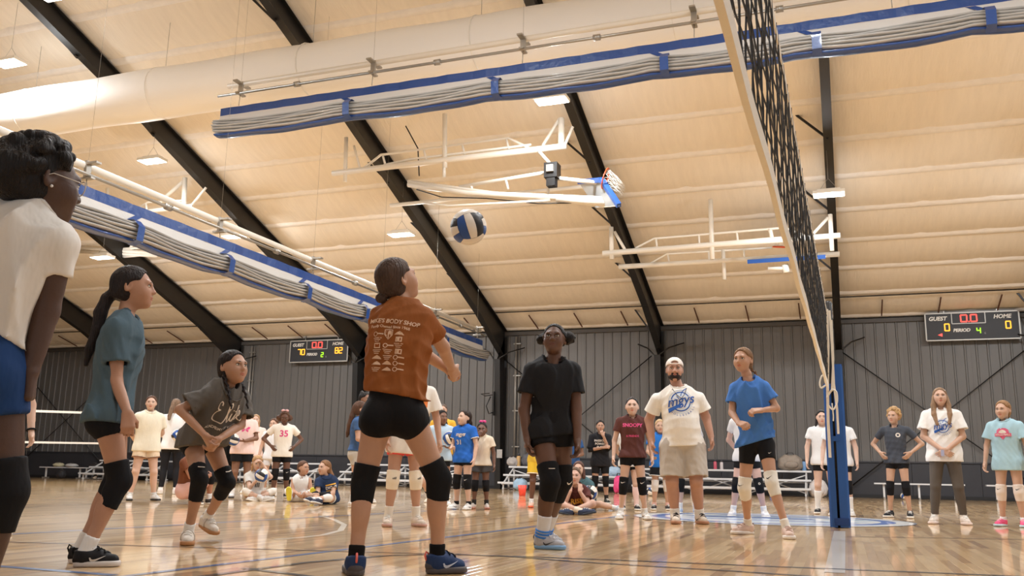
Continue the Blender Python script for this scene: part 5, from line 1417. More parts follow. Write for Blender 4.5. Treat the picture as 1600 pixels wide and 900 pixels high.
def pix(base, pts, look, dist=None, **kw):
    """figure posed from the photograph: joints as (x, y, offset away from the camera) about the upright plane through a floor point"""
    B = onfloor(*base) if dist is None else CAM+nrm(ray(*base)*[1, 1, 0])*dist
    n = nrm((B-CAM)*[1, 1, 0]); D0 = (B-CAM)@n
    def P(p):
        d = ray(p[0], p[1]); return CAM+d*((D0+(p[2] if len(p) > 2 else 0.0))/(d@n))
    J = {k: P(p) for k, p in pts.items()}
    head_frame(J, vyaw(base[0])+look[0], *look[1:])
    r = np.array([n[1], -n[0], 0]); u = np.array([0, 0, 1.0])
    for k, p in kw.items(): J[k] = nrm(r*p[0]+n*p[1]+u*p[2]) if not np.isscalar(p) else p     # right, away, up
    return J
# ------------------------------------------------------------------ the people
PALE, FAIR, TAN, BROWN, DARK, DEEP = (226, 180, 154), (214, 164, 134), (190, 136, 104), (142, 94, 68), (108, 70, 52), (88, 58, 44)
HB, HDB, HBR, HLB, HBL = (26, 22, 22), (46, 32, 26), (92, 62, 44), (132, 98, 68), (186, 148, 100)
BLK, WHT, CRM, NAVY = (24, 24, 27), (229, 229, 228), (232, 222, 198), (34, 52, 84)
M_INKW = mat('ink_white', (226, 216, 204), .7); M_INKB = mat('ink_blue', (36, 92, 176), .7); M_INKP = mat('ink_pink', (226, 84, 140), .7)
M_INKK = mat('ink_black', (34, 32, 34), .7); M_INKY = mat('ink_yellow', (232, 170, 50), .7); M_INKLB = mat('ink_light_blue', (150, 190, 228), .7); M_INKR = mat('ink_rose', (206, 92, 122), .7)
def chest(r, vf, dx, dz, m, name='print', lift=.003, sub=.03, back=False, tilt=0.0):
    """lays a print on the chest (or back): dx to the wearer's left, dz up, measured from the middle of the torso"""
    J = r['J']; s = r['s']; c = lerp(J['pelvis'], J['neck'], .62); n = r['fw']*(-1 if back else 1); ux = r['lf']*(1 if not back else -1)
    uy = r['upt']; a = math.radians(tilt); ux, uy = ux*math.cos(a)+uy*math.sin(a), uy*math.cos(a)-ux*math.sin(a)
    return decal(r['add'], r['shirt'], vf, c+r['lf']*dx+r['upt']*dz+n*.12, ux, uy, n, m, name, r['shirt_ob'], lift, sub)
def padmark(r, m, size=.05, shape=None, S='LR', off=(0.0, .035)):
    for k in S:
        if k in r['pad']:
            F, kn, kf, x, cd = r['pad'][k]
            x = x if x@CR > 0 else -x
            decal(r['add'], F, shape if shape is not None else swoosh(size), kn+kf*.08-cd*off[1]+x*off[0], x, -cd, kf, m, 'logo', r['pad'][k+'ob'], .002, .03)
def shortmark(r, m, S='L', size=.035):
    J = r['J']; hp, kn = J['hip'+S], J['knee'+S]; d = nrm(kn-hp); sd = r['lf']*(1 if S == 'L' else -1)
    x = CR if abs(r['fw']@CR) < .9 else CU
    decal(r['add'], r['shorts'], swoosh(size), lerp(hp, kn, .22)+r['fw']*.06+sd*.03, r['lf'], -d, nrm(r['fw']+sd*.5), m, 'logo', r['shorts_ob'], .002, .03)

def P(): return {}
SH = lambda c, **k: dict(c=c, **k)

# --- girl in the white shirt at the left edge, seen from behind
o = dict(H=1.50, skin=DEEP, hair=HB, style='curly', v=.0065, hs=.222, w=1.0, girth=1.06, shirt=SH((224, 221, 216), ease=.012, fold=.0085, len=.10, sleeve=.50, hemr=.150), shorts=SH((30, 60, 108), len=.36, ease=.014), pads=BLK, padspan=(.72, .32), socks=WHT, shoes=dict(c=(60, 60, 66)), hopt=dict(low=-.10))
J = pix((20, 600), dict(head=(66, 284, 0), neck=(42, 338, .0), pelvis=(-40, 560, .02), shR=(92, 378, -.06), shL=(-32, 352, .16), elR=(72, 486, -.04), wrR=(48, 578, -.06), elL=(-75, 480, .2), wrL=(-70, 580, .2),
                        hipR=(-10, 590, -.03), hipL=(-66, 590, .10), kneeR=(6, 768, -.04), anR=(-38, 925, .0), toeR=(20, 950, .08), kneeL=(-62, 768, .15), anL=(-100, 920, .2), toeL=(-50, 940, .28)),
        (112, -2), dist=2.95, hdR=(.05, .1, -1), palmR=(-1, .2, 0), curlR=1.2)
J['hem'] = J['pelvis']+np.array([.02, .02, .075]); J['hemn'] = nrm(np.array([-.38, -.38, -1]))
r = figure('girl in white shirt, blue shorts and clear glasses, seen from behind at the left', J, o)
def glasses(r, m, lens=True):
    W, add, R, hs = r['W'], r['add'], r['R'], r['hs']
    for sx in (1, -1):
        q = [W((sx*(.033+.027*math.cos(t)), .098-.10*abs(.027*math.cos(t)+.006)*.8 if sx*math.cos(t)*sx > 0 else .098, .001+.021*math.sin(t))) for t in [6.2832*i/20 for i in range(20)]]
        add(MB().tube(q, .0017*hs, 5, closed=True).mesh('glasses_rim'), 'glasses_rim', m)
        add(MB().tube([W((sx*.060, .092, .004)), W((sx*.071, .070, .006)), W((sx*.080, -.005, .008)), W((sx*.078, -.03, -.006))], .0015*hs, 5).mesh('glasses_temple'), 'glasses_temple', m)
    add(MB().tube([W((-.007, .100, .005)), W((0, .103, .008)), W((.007, .100, .005))], .0015*hs, 5).mesh('glasses_bridge'), 'glasses_bridge', m)
glasses(r, mat('glasses_clear', (196, 190, 182), .2, spec=.8))
r['add'](MB().ell(r['W']((-.081, -.006, -.030)), [.0045]*3, None, 8, 6).mesh('earring'), 'earring', mat('pearl', (232, 228, 224), .2))

# --- someone half hidden behind her: only a forearm with a black watch shows
o = dict(v=.0145, skin=PALE, hair=HBR, shirt=SH(WHT), shorts=SH(BLK), socks=WHT, shoes=dict(c=WHT), hs=.205)
J = stance(-30, 836, 515, 5, o, arms=('down', 'down'))
r = figure('person almost hidden behind the white shirted girl, one forearm with a black watch showing', J, o)
w_ = lerp(J['elL'], J['wrL'], .9); d = nrm(J['wrL']-J['elL']); x = nrm(np.cross(d, (0, 1, 0))); y = np.cross(d, x)
r['add'](MB().tube([w_+(x*math.cos(t)+y*math.sin(t))*.028 for t in [6.2832*i/16 for i in range(16)]], .007, 5, closed=True).mesh('watch'), 'watch', cloth(BLK))

# --- girl in the teal shirt, in profile
o = dict(H=1.42, skin=(196, 140, 108), hair=(36, 28, 28), v=.0062, hs=.205, w=.90, girth=.95, shirt=SH((76, 96, 108), ease=.024, fold=.0060, sleeve=.66, flare=1.1, hemr=.150), shorts=SH(BLK, len=.26, ease=.008), pads=BLK, padspan=(.68, .36), socks=WHT, sockh=.24,
         shoes=dict(c=(28, 28, 31), lace=(30, 30, 32), sole=(206, 200, 196), swoosh=(206, 202, 200)), hopt=dict(low=-.09, extra=[h_tail([(0, -.085, -.02), (0, -.125, -.055), (0, -.155, -.13), (.0, -.165, -.22), (.0, -.20, -.32), (0, -.215, -.40)], .024, .012, mid=.014), h_ball((0, -.112, -.035), .024)]))
J = pix((150, 884), dict(head=(208, 450, .12), neck=(197, 496, .11), pelvis=(172, 640, .05), shR=(184, 512, -.02), shL=(207, 508, .25), elR=(181, 596, -.04), wrR=(199, 644, -.14), elL=(198, 590, .34), wrL=(190, 640, .30),
                         hipR=(168, 655, -.03), hipL=(178, 654, .11), kneeR=(187, 752, -.03), anR=(134, 846, -.03), toeR=(189, 876, -.05), kneeL=(182, 748, .14), anL=(126, 842, .16), toeL=(178, 866, .17)),
        (78, 4), hdR=(.12, -.15, -1), palmR=(-.2, 1, 0), curlR=.55)
r = figure('girl in teal shirt with long dark ponytail and black knee pads, standing in profile', J, o)

# --- crouching girl in the grey shirt with two braids
o = dict(H=1.40, lift='L', skin=TAN, hair=(34, 26, 26), v=.0068, hs=.200, w=.95, girth=.92, shirt=SH((92, 88, 84), ease=.040, fold=.008, sleeve=.72, flare=1.12, hemr=.168, flat=.8), shorts=SH(BLK, len=.2), pads=BLK, padspan=(.66, .36), socks=WHT, sockh=.22,
         shoes=dict(c=(214, 206, 196), sole=(168, 120, 78), strap=(206, 198, 190)), hopt=dict(low=-.09, extra=[h_braid([(.062, -.02, -.05), (.068, .015, -.11), (.072, .05, -.20), (.070, .07, -.28)], .017), h_braid([(-.062, -.02, -.05), (-.068, .015, -.11), (-.072, .05, -.20), (-.072, .07, -.29)], .017)]))
J = pix((300, 850), dict(head=(364, 574, -.12), neck=(355, 610, -.10), pelvis=(314, 678, .10), shR=(326, 618, -.14), shL=(380, 620, .06), elR=(281, 640, -.16), wrR=(320, 680, -.26), elL=(376, 664, .02), wrL=(342, 686, -.20),
                         hipR=(302, 694, .06), hipL=(330, 692, .18), kneeR=(312, 750, -.13), anR=(294, 828, .0), toeR=(293, 850, -.16), kneeL=(355, 754, .12), anL=(322, 812, .38), toeL=(338, 836, .26)),
        (38, 6), hdR=(.5, -.3, -.8), hdL=(-.55, -.3, -.75), palmR=(.8, .3, .3), palmL=(-.6, .5, .2), curlR=.7, curlL=.8)
J['hem'] = J['pelvis']+np.array([0, 0, -.085]); J['hemn'] = nrm(np.array([.1, 0, -1]))
r = figure('girl in baggy charcoal grey shirt crouching with hands clasped and two dark braids', J, o)
chest(r, script2(ELITE, .0040, .135), -.012, .062, M_INKW, tilt=6); chest(r, txt2('ACADEMY OF VOLLEYBALL', .022, bold=.0006), -.01, -.042, M_INKW, tilt=6)
padmark(r, M_INKW, shape=rect(-.022, -.0025, .022, .0025), off=(0, .085))

# --- girl in the orange shirt passing the ball, back to the camera
o = dict(H=1.46, skin=(206, 150, 118), hair=(74, 56, 46), v=.0060, hs=.205, w=1.0, girth=1.0, shirt=SH((142, 84, 42), ease=.020, fold=.0055, sleeve=.62, hemr=.150, len=.05, flare=1.05), shorts=SH((20, 19, 22), len=.15, ease=.010, rise=.17), pads=BLK, padspan=(.70, .26), socks=(20, 19, 20), sockh=.20,
         shoes=dict(c=(38, 58, 98), sole=(78, 72, 74), lace=(30, 34, 46), swoosh=(196, 206, 226), k=1.12, trim=(232, 120, 112), heel=(84, 80, 84)), hopt=dict(low=-.10, extra=[h_ball((.012, -.112, -.062), (.030, .027, .024)), h_ball((.020, -.122, -.056), (.016, .020, .022)), h_ball((.0, -.118, -.068), (.018, .018, .02))]))
J = pix((620, 898), dict(head=(621, 438, .06), neck=(628, 474, .04), pelvis=(616, 640, .0), shR=(661, 496, .01), shL=(598, 496, .06), elR=(692, 542, .16), wrR=(705, 575, .33), elL=(652, 545, .24), wrL=(699, 577, .40),
                         hipR=(642, 655, .0), hipL=(591, 656, .0), kneeR=(686, 750, .03), anR=(683, 868, .06), toeR=(722, 902, .10), kneeL=(568, 756, .0), anL=(556, 872, -.04), toeL=(550, 888, .18)),
        (122, 24), hdR=(.35, .8, -.45), hdL=(.35, .8, -.45), palmR=(-.8, .2, .6), palmL=(.8, 0, .6), curlR=.9, curlL=.7)
J['hem'] = J['pelvis']+np.array([0, 0, .065]); J['hemn'] = nrm(np.array([-.16, -.05, -1]))
r = figure('girl in burnt orange shirt and black shorts passing the ball, back to the camera', J, o)
M_INKT = mat('ink_tan', (222, 190, 164), .7)
bx = -.055
chest(r, txt2("MIKE'S BODY SHOP", .0285, bold=.0008, shear=.08, align='LEFT'), .135, .088, M_INKT, back=True, tilt=-5); chest(r, txt2('Family Owned Since 1968', .0185, bold=.0005, align='LEFT'), .125, .060, M_INKT, back=True, tilt=-5)
chest(r, poly2([(-.021, .022), (0, .025), (.021, .022), (.020, -.004), (0, -.026), (-.020, -.004)]), .030, .016, M_INKT, back=True, tilt=-4)
chest(r, poly2([(-.017, .018), (0, .021), (.017, .018), (.016, -.003), (0, -.021), (-.016, -.003)]), .030, .016, cloth((142, 84, 42)), back=True, tilt=-4, lift=.004)
for a, b, c2, d2 in ((-.014, -.010, .010, .012), (-.003, -.018, .003, .014), (.010, -.010, .014, .012)): chest(r, rect(a, b, c2 if c2 > a else a+.004, d2) if False else rect(a, b, a+.006, d2), .030, .016, M_INKT, back=True, tilt=-4, lift=.005)
rg = random.Random(4)
for row in range(7):
    for colm in range(3):
        if row == 0 and colm == 1: continue
        if row == 1 and colm == 1: continue
        x = .082-.052*colm; z = .018-.028*row; k = rg.randrange(4)
        if k == 0:
            for q in range(3): chest(r, rect(-.022+.004*q, -.002, .022-.006*q, .0015), x, z+.008-.008*q, M_INKT, back=True, tilt=-4)
        elif k == 1: chest(r, ring2(.008, .0115, n=14), x+.012, z, M_INKT, back=True); chest(r, rect(-.016, -.003, .016, .003), x-.012, z, M_INKT, back=True, tilt=-4)
        elif k == 2: chest(r, poly2([(-.024, -.006), (.024, -.006), (.016, .004), (.002, .012), (-.012, .004)]), x, z, M_INKT, back=True, tilt=-4)
        else: chest(r, rect(-.016, -.012, .016, .012), x, z, M_INKT, back=True, tilt=-4); chest(r, rect(-.011, -.007, .011, .007), x, z, cloth((150, 80, 36)), back=True, tilt=-4, lift=.004)

# --- girl in black with glasses
o = dict(H=1.46, skin=DARK, hair=HB, v=.0068, hs=.200, w=.86, girth=1.14, shirt=SH((26, 27, 31), ease=.022, fold=.0060, sleeve=.62, flare=1.15, hemr=.140, rough=.7), shorts=SH((22, 22, 25), len=.30, ease=.012), pads=BLK, padspan=(.66, .32), socks=(216, 216, 220), sockh=.42, sockband=[(.16, (70, 130, 210)), (.11, (70, 130, 210)), (.06, (70, 130, 210))],
         shoes=dict(c=(176, 176, 182), sole=(120, 160, 200), lace=(225, 225, 230), swoosh=(60, 62, 70), heel=(120, 124, 134)), hopt=dict(low=-.05, t=.005, extra=[h_puff((.092, -.05, .030), .046, 2), h_puff((-.090, -.05, .022), .040, 5)]))
J = pix((858, 858), dict(head=(866, 531, .03), neck=(864, 566, .03), pelvis=(861, 664, .04), shR=(832, 578, .04), shL=(894, 577, .06), elR=(819, 640, .03), wrR=(824, 686, -.04), elL=(900, 639, .05), wrL=(902, 688, -.02),
                         hipR=(846, 676, .02), hipL=(876, 675, .06), kneeR=(860, 752, -.08), anR=(846, 834, .0), toeR=(884, 858, -.05), kneeL=(879, 752, .08), anL=(850, 828, .30), toeL=(881, 846, .24)),
        (-8, 10), hdR=(.1, -.1, -1), hdL=(.0, -.1, -1), curlR=.5, curlL=.5)
J['hem'] = J['pelvis']-np.array([0, 0, .085]); J['hemn'] = nrm(np.array([.18, 0, -1]))
r = figure('tall girl in plain black shirt with glasses and hair puffs, standing centre court', J, o)
glasses(r, mat('glasses_wire', (120, 100, 90), .3, metal=.4))
padmark(r, M_INKW, .06, S='L', off=(.0, .02))
padmark(r, M_INKW, shape=rect(-.018, -.002, .018, .002), S='R', off=(-.02, .085))

# --- man in the white shirt
o = dict(H=1.74, skin=(196, 140, 112), hair=(40, 32, 28), v=.0075, hs=.235, w=1.10, girth=1.20, belly=.82, shirt=SH((234, 231, 224), ease=.026, fold=.0040, ff=24, sleeve=.66, flare=1.12, hemr=.150, flat=.85, len=.06), shorts=SH((186, 178, 168), len=.88, ease=.026, flare=.030, rise=.06), socks=(226, 222, 216), sockh=.24,
         shoes=dict(c=(214, 200, 184), sole=(176, 128, 98), lace=(34, 30, 32), swoosh=(34, 32, 34)), hopt=dict(low=-.05, t=.003), hand=1.08)
J = pix((1076, 818), dict(head=(1054, 578, -.02), neck=(1060, 607, .0), pelvis=(1066, 688, .0), shR=(1027, 624, .0), shL=(1091, 622, .03), elR=(1014, 656, .06), wrR=(1019, 688, -.03), elL=(1103, 652, .08), wrL=(1111, 682, .0),
                          hipR=(1050, 700, -.02), hipL=(1083, 700, .02), kneeR=(1050, 752, -.06), anR=(1055, 805, -.02), toeR=(1057, 821, -.22), kneeL=(1088, 752, -.03), anL=(1093, 803, .07), toeL=(1103, 820, -.10)),
        (2, 2), hdR=(.05, -.1, -1), hdL=(.1, -.1, -1), curlR=.45, curlL=.4)
r = figure('bearded man in white shirt, grey shorts and white cap turned backwards', J, o)
W, R, hs = r['W'], r['R'], r['hs']
F = Field(); F.u(Ell(W((0, -.010, .040)), np.array((.084, .106, .084))*hs, R), .01); F.keep(Half(W((0, 0, .034)), R@np.array([0, .12, -1.0])), .004); F.cut(Ell(W((0, .09, .050)), np.array((.036, .06, .026))*hs, R), .004)
F.u(Cone(W((-.045, -.105, .022)), W((.045, -.105, .022)), .032*hs, .032*hs, flat=(R[:, 2], .3)), .01)
cap = r['add'](polygonize(F, .006, 'cap'), 'cap', cloth((226, 216, 208)))
r['add'](MB().tube([W((.045*math.sin(a), .072+.025*math.cos(a), .046)) for a in np.linspace(-1.2, 1.2, 9)], .006*hs, 6).mesh('cap_strap'), 'cap_strap', cloth((226, 216, 208)), cap)
F = Field(); F.u(Ell(W((0, .040, -.070)), np.array((.058, .060, .042))*hs, R), .01); F.u(Ell(W((.050, .012, -.045)), np.array((.018, .030, .045))*hs, R), .02); F.u(Ell(W((-.050, .012, -.045)), np.array((.018, .030, .045))*hs, R), .02); F.u(Cone(W((-.026, .088, -.046)), W((.026, .088, -.046)), .008*hs, .008*hs), .01)
F.keep(Half(W((0, 0, -.036)), R@np.array([0, -.25, 1.0])), .01); F.cut(Ell(W((0, .104, -.058)), np.array((.022, .02, .009))*hs, R), .004)
r['add'](polygonize(F, .0055, 'beard'), 'beard', hairm((44, 34, 30)))
ne_ = J['neck']; q = [stick1(r['shirt'], p, r['fw'], .004) for p in [ne_+r['lf']*.075-r['upt']*.01+r['fw']*.1, ne_+r['lf']*.05-r['upt']*.07+r['fw']*.1, ne_+r['lf']*.01-r['upt']*.12+r['fw']*.12, ne_-r['lf']*.035-r['upt']*.08+r['fw']*.1, ne_-r['lf']*.075-r['upt']*.01+r['fw']*.1]]
r['add'](MB().tube(q, .004, 5).mesh('lanyard'), 'lanyard', cloth((90, 86, 84)))
def team_logo(r, k=1.0, dx=0.0, dz=0.0):
    """round ball emblem behind a slanted script word on a broad swash"""
    for a, b in ((.076, .086), (.098, .101)): chest(r, ring2(a*k, b*k), dx, dz, M_INKB if a < .09 else M_INKLB)
    chest(r, ring2(0, .075*k), dx, dz, mat('ink_pale', (214, 224, 236), .7), lift=.0022)
    for a0, cx, cy in ((.3, -.09, -.02), (2.4, .09, .03), (4.6, .0, .1)): chest(r, ring2(.085*k, .092*k, a0-.5, a0+.55, 10, cx*k, cy*k), dx, dz, M_INKB, lift=.0035)
    chest(r, txt2('mgys', .115*k, shear=.3, bold=.006*k), dx-.004, dz+.008*k, M_INKW, tilt=8, lift=.004); chest(r, txt2('mgys', .115*k, shear=.3, bold=.0015*k), dx-.004, dz+.008*k, M_INKB, tilt=8, lift=.0055)
    chest(r, poly2([(-.115, -.045), (-.02, -.02), (.02, -.012), (-.01, -.042), (-.115, -.082)] if k == 1 else [(x*k, y*k) for x, y in [(-.115, -.045), (-.02, -.02), (.02, -.012), (-.01, -.042), (-.115, -.082)]]), dx, dz, M_INKB, lift=.005, tilt=6)
    for i, ch in enumerate('VOLLEYBALL'):
        a = math.radians(228+12*i); v, f = txt2(ch, .026*k); c, s_ = math.cos(a+math.pi/2), math.sin(a+math.pi/2)
        v2 = v.copy(); v2[:, 0] = v[:, 0]*c-v[:, 1]*s_+.118*k*math.cos(a); v2[:, 1] = v[:, 0]*s_+v[:, 1]*c+.118*k*math.sin(a); chest(r, (v2, f), dx, dz, M_INKB)
team_logo(r, 1.22, .0, .055)

# --- girl in the blue shirt, moving
o = dict(H=1.52, skin=(206, 150, 118), hair=HLB, v=.0072, hs=.200, w=.82, girth=.88, shirt=SH((72, 122, 196), ease=.028, fold=.008, sleeve=.60, flare=1.08, hemr=.150), shorts=SH(BLK, len=.42, ease=.008), pads=(226, 222, 212), padspan=(.74, .28), socks=(226, 222, 214), sockh=.24, shoes=dict(c=(204, 178, 164), sole=(222, 214, 206), lace=(190, 160, 146)),
         hopt=dict(low=-.09, extra=[h_braid([(.03, -.09, -.05), (.06, -.11, -.10), (.09, -.10, -.17), (.11, -.09, -.21)], .019)]))
J = pix((1195, 838), dict(head=(1161, 563, -.02), neck=(1170, 592, .0), pelvis=(1181, 686, .02), shR=(1148, 606, .02), shL=(1194, 605, .0), elR=(1144, 645, .0), wrR=(1154, 661, -.17), elL=(1213, 638, .0), wrL=(1191, 641, -.13),
                          hipR=(1169, 697, .03), hipL=(1196, 695, .0), kneeR=(1163, 762, .05), anR=(1169, 815, .22), toeR=(1143, 836, .12), kneeL=(1206, 754, -.12), anL=(1230, 826, -.18), toeL=(1236, 846, -.34)),
        (-22, 2), hdR=(.5, -.7, -.2), hdL=(-.9, -.4, -.1), palmR=(.3, .4, -.8), palmL=(-.2, .5, -.8), curlR=.9, curlL=.7, curl=.5)
J['hem'] = J['pelvis']-np.array([0, 0, .03]); J['hemn'] = nrm(np.array([.30, 0, -1]))
r = figure('girl in bright blue shirt with white knee pads stepping forward right of the man', J, o)
padmark(r, M_INKK, .055); shortmark(r, M_INKW, 'L')

# --- standing at the right
o = dict(v=.0145, skin=PALE, hair=HB, shirt=SH(WHT, ease=.03), shorts=SH(BLK, len=.4), socks=WHT, sockh=.8, shoes=dict(c=(40, 40, 44)), hs=.2, hopt=dict(low=-.1, extra=[h_tail([(-.07, -.02, -.03), (-.085, .02, -.12), (-.09, .03, -.22)], .022, .014)]))
J = stance(1291, 803, 641, 5, o, arms='down')
figure('girl with black hair and white shirt behind the left side of the padded post', J, o)
o = dict(skin=PALE, hair=HBR, shirt=SH(WHT, ease=.03), shorts=SH(BLK, len=.4), pads=BLK, socks=WHT, sockh=.6, shoes=dict(c=(214, 212, 208)), hs=.2, H=1.42)
J = stance(1317, 806, 646, -5, o, arms='down')
r = figure('girl in white shirt with black knee pads behind the right side of the padded post', J, o)
o = dict(skin=(212, 160, 128), hair=HBL, style='curly', v=.008, shirt=SH((70, 74, 82), ease=.016, hemr=.146, len=.06), shorts=SH(BLK, len=.24), pads=BLK, socks=(40, 40, 44), sockh=.12, shoes=dict(c=(34, 34, 38), swoosh=(220, 220, 220)), hs=.195, w=.88, girth=.88, stance=.085, hopt=dict(low=-.07))
J = stance(1407, 809, 638, -12, o, arms='hip', look=(-22, -2))
r = figure('girl with curly blonde hair and dark grey shirt, hands on hips', J, o)
chest(r, ring2(.014, .030, n=12), .055, .05, M_INKW); shortmark(r, M_INKW, 'L')
o = dict(skin=FAIR, hair=(146, 116, 88), v=.008, shirt=SH((236, 233, 228), ease=.034, sleeve=.7, flare=1.15, hemr=.165, len=.12), shorts=SH((92, 84, 76), len=1.88, ease=.006), socks=(224, 218, 210), sockh=.2, shoes=dict(c=(214, 200, 188), sole=(224, 206, 196)), hs=.205, bust=.9, w=1.05, girth=1.02, stance=.098,
         hopt=dict(low=-.1, extra=[h_tail([(.066, .0, .0), (.080, .02, -.10), (.085, .055, -.22), (.07, .08, -.33)], .026, .020, mid=.008), h_tail([(-.066, .0, .0), (-.080, .02, -.10), (-.085, .055, -.22), (-.06, .08, -.34)], .026, .020, mid=.008), h_tail([(0, -.08, -.03), (0, -.09, -.2)], .06, .05)]))
J = stance(1484, 819, 606, 2, o, arms='clasp', look=(4, 8))
r = figure('woman with long light hair, white logo shirt and olive leggings, hands crossed', J, o); team_logo(r, .85, .0, -.01)
w_ = J['wrR']+np.array([0, -.06, -.04]); r['add'](MB().box(w_, (.034, .014, .07)).mesh('phone'), 'phone', mat('phone_case', (168, 172, 200), .3))
o = dict(skin=FAIR, hair=(150, 112, 74), v=.008, shirt=SH((166, 200, 212), ease=.034, sleeve=.66, flare=1.12, hemr=.165, len=.14), shorts=SH(BLK, len=.2), pads=(226, 214, 204), socks=WHT, sockh=.16, shoes=dict(c=(232, 92, 132), sole=(190, 214, 224), lace=(245, 200, 210)), hs=.195, w=.95, girth=.95, hopt=dict(low=-.1, extra=[h_tail([(0, -.09, -.02), (0, -.12, -.1), (0, -.10, -.17)], .03, .02)]))
J = stance(1584, 823, 626, -14, o, arms='down', look=(-24, 0))
r = figure('girl in light blue shirt with pink badge and pink shoes at the right edge', J, o)
chest(r, poly2([(-.07, -.02), (-.06, .045), (-.03, .065), (.03, .065), (.06, .045), (.07, -.02), (.03, -.03), (0, -.065), (-.03, -.03)]), 0, .02, M_INKR); chest(r, ring2(.0, .040, .2, 2.95, 12), 0, .025, M_INKW, lift=.005)
chest(r, rect(-.085, -.028, .085, .008), 0, .02, M_INKR, lift=.006); chest(r, txt2('VOLLEYBALL', .027, bold=.0006), 0, .011, M_INKW, lift=.008); padmark(r, M_INKK, .05)

# --- the far left group
o = dict(skin=PALE, hair=HBR, shirt=SH((236, 229, 208), ease=.034, sleeve=.66, flare=1.1, hemr=.168), shorts=SH((228, 208, 180), len=.42, ease=.016, flare=.014, trim=(120, 84, 62)), socks=(206, 204, 200), sockh=.18, shoes=dict(c=(214, 212, 210), sole=(40, 38, 38)), hs=.2, w=1.08, girth=1.08, stance=.11, hopt=dict(low=-.09))
J = stance(221, 782, 618, 12, o, arms='behind', look=(-4, 4)); figure('girl in cream shirt and cream shorts with hands behind her back, far left', J, o)
o = dict(skin=TAN, hair=(122, 98, 78), shirt=SH((236, 234, 232), ease=.03, sleeve=1.5, hemr=.165), shorts=SH((28, 28, 32), len=1.88), socks=WHT, sockh=.2, shoes=dict(c=(226, 220, 216)), hs=.205, H=1.72, hopt=dict(low=-.1, extra=[h_tail([(0, -.08, .0), (0, -.10, -.12), (.01, -.10, -.26), (.0, -.10, -.33)], .05, .028)]))
J = stance(262, 772, 626, 170, o, arms='front', look=(150, -20)); figure('girl with long light brown hair and black leggings, back turned, far left', J, o)
BL2 = at(277, 680, 13.6); ball_at(BL2, (.3, .8, 1.2), 'blue and white volleyball held by the girl in black leggings')
o = dict(H=1.36, skin=(190, 126, 96), hair=HDB, shirt=SH((112, 66, 44), ease=.03), shorts=SH((226, 186, 182), len=.8, ease=.03), pads=BLK, shoes=dict(c=(60, 58, 58)), socks=WHT, hs=.195)
J = pix((308, 788), dict(head=(305, 700, -.02), neck=(300, 716, 0), pelvis=(292, 762, .05), shR=(287, 722, -.08), shL=(310, 722, .1), elR=(298, 745, -.15), wrR=(316, 744, -.25), elL=(318, 744, .05), wrL=(326, 742, -.1),
                         hipR=(288, 767, .0), hipL=(298, 767, .12), kneeR=(322, 744, -.14), anR=(300, 780, -.05), toeR=(318, 787, -.12), kneeL=(330, 746, .06), anL=(326, 780, .1), toeL=(340, 787, .05)), (60, 0))
J['hem'] = J['pelvis']+np.array([0, 0, .05]); J['hemn'] = np.array([0, 0, -1.0])
figure('girl in rust brown shirt and pink shorts squatting behind the crouching girl', J, o)
o = dict(skin=BROWN, hair=HB, shirt=SH((242, 214, 206), ease=.03, sleeve=.66, hemr=.160), shorts=SH(BLK, len=.52, ease=.016, flare=.01), socks=WHT, shoes=dict(c=(206, 204, 204), sole=(60, 58, 60)), hs=.2, w=1.1, girth=1.12, H=1.54, hopt=dict(low=-.09))
J = stance(373, 778, 630, 8, o, arms=((( .03, .03, -.165), (-.105, .125, -.20)), ((.045, .03, -.165), (.005, .13, -.215))), look=(10, 0))
for S_ in 'LR': J['hd'+S_] = nrm((J['shR']-J['shL'])*(.8 if S_ == 'L' else -.2)+np.array([0, -.25, 0])); J['palm'+S_] = np.array([0, .3, 1.0]); J['curl'+S_] = .4
r = figure('girl in pink butterfly shirt holding a volleyball, left background', J, o)
for sx in (1, -1):
    chest(r, poly2([(0, 0), (sx*.05, .045), (sx*.085, .040), (sx*.07, .005), (sx*.03, -.005)] if sx > 0 else [(sx*.03, -.005), (sx*.07, .005), (sx*.085, .040), (sx*.05, .045), (0, 0)]), 0, .02, M_INKP); chest(r, poly2([(0, -.005), (sx*.055, -.01), (sx*.05, -.045), (sx*.02, -.03)][::sx]), 0, .02, M_INKP)
bq = (J['wrR']+J['wrL'])/2+r['fw']*.05-r['lf']*.10+np.array([0, 0, .03]); ball_at(at(364, 687, J['wrR'][1]-.06), (.4, .2, 1.0), 'volleyball held against the pink butterfly shirt')
o = dict(v=.0145, skin=PALE, hair=(176, 140, 104), shirt=SH((240, 216, 208), ease=.02), shorts=SH(BLK), socks=WHT, shoes=dict(c=WHT), hs=.2, H=1.56, hopt=dict(low=-.1, extra=[h_tail([(.07, .0, -.02), (.075, .02, -.14)], .026, .02)]))
J = stance(391, 771, 630, -4, o, arms='down'); figure('blonde girl half hidden behind the pink butterfly shirt', J, o)
o = dict(skin=(116, 76, 58), hair=(92, 64, 48), shirt=SH((242, 236, 224), ease=.026, hemr=.155), shorts=SH(BLK, len=.42, ease=.012), pads=BLK, socks=(214, 210, 206), sockh=.3, shoes=dict(c=(60, 60, 64)), hs=.2, H=1.48, hopt=dict(low=-.06, extra=[h_puff((.082, -.025, -.035), .058, 3), h_puff((-.082, -.025, -.035), .058, 8), h_puff((0, -.08, -.02), .06, 9)]))
J = stance(436, 778, 640, 4, o, arms='hip', look=(0, -24)); r = figure('girl in white shirt numbered 35 with a pink hair bow, hands on hips', J, o)
chest(r, txt2('35', .15, bold=.004), 0, .02, M_INKP)
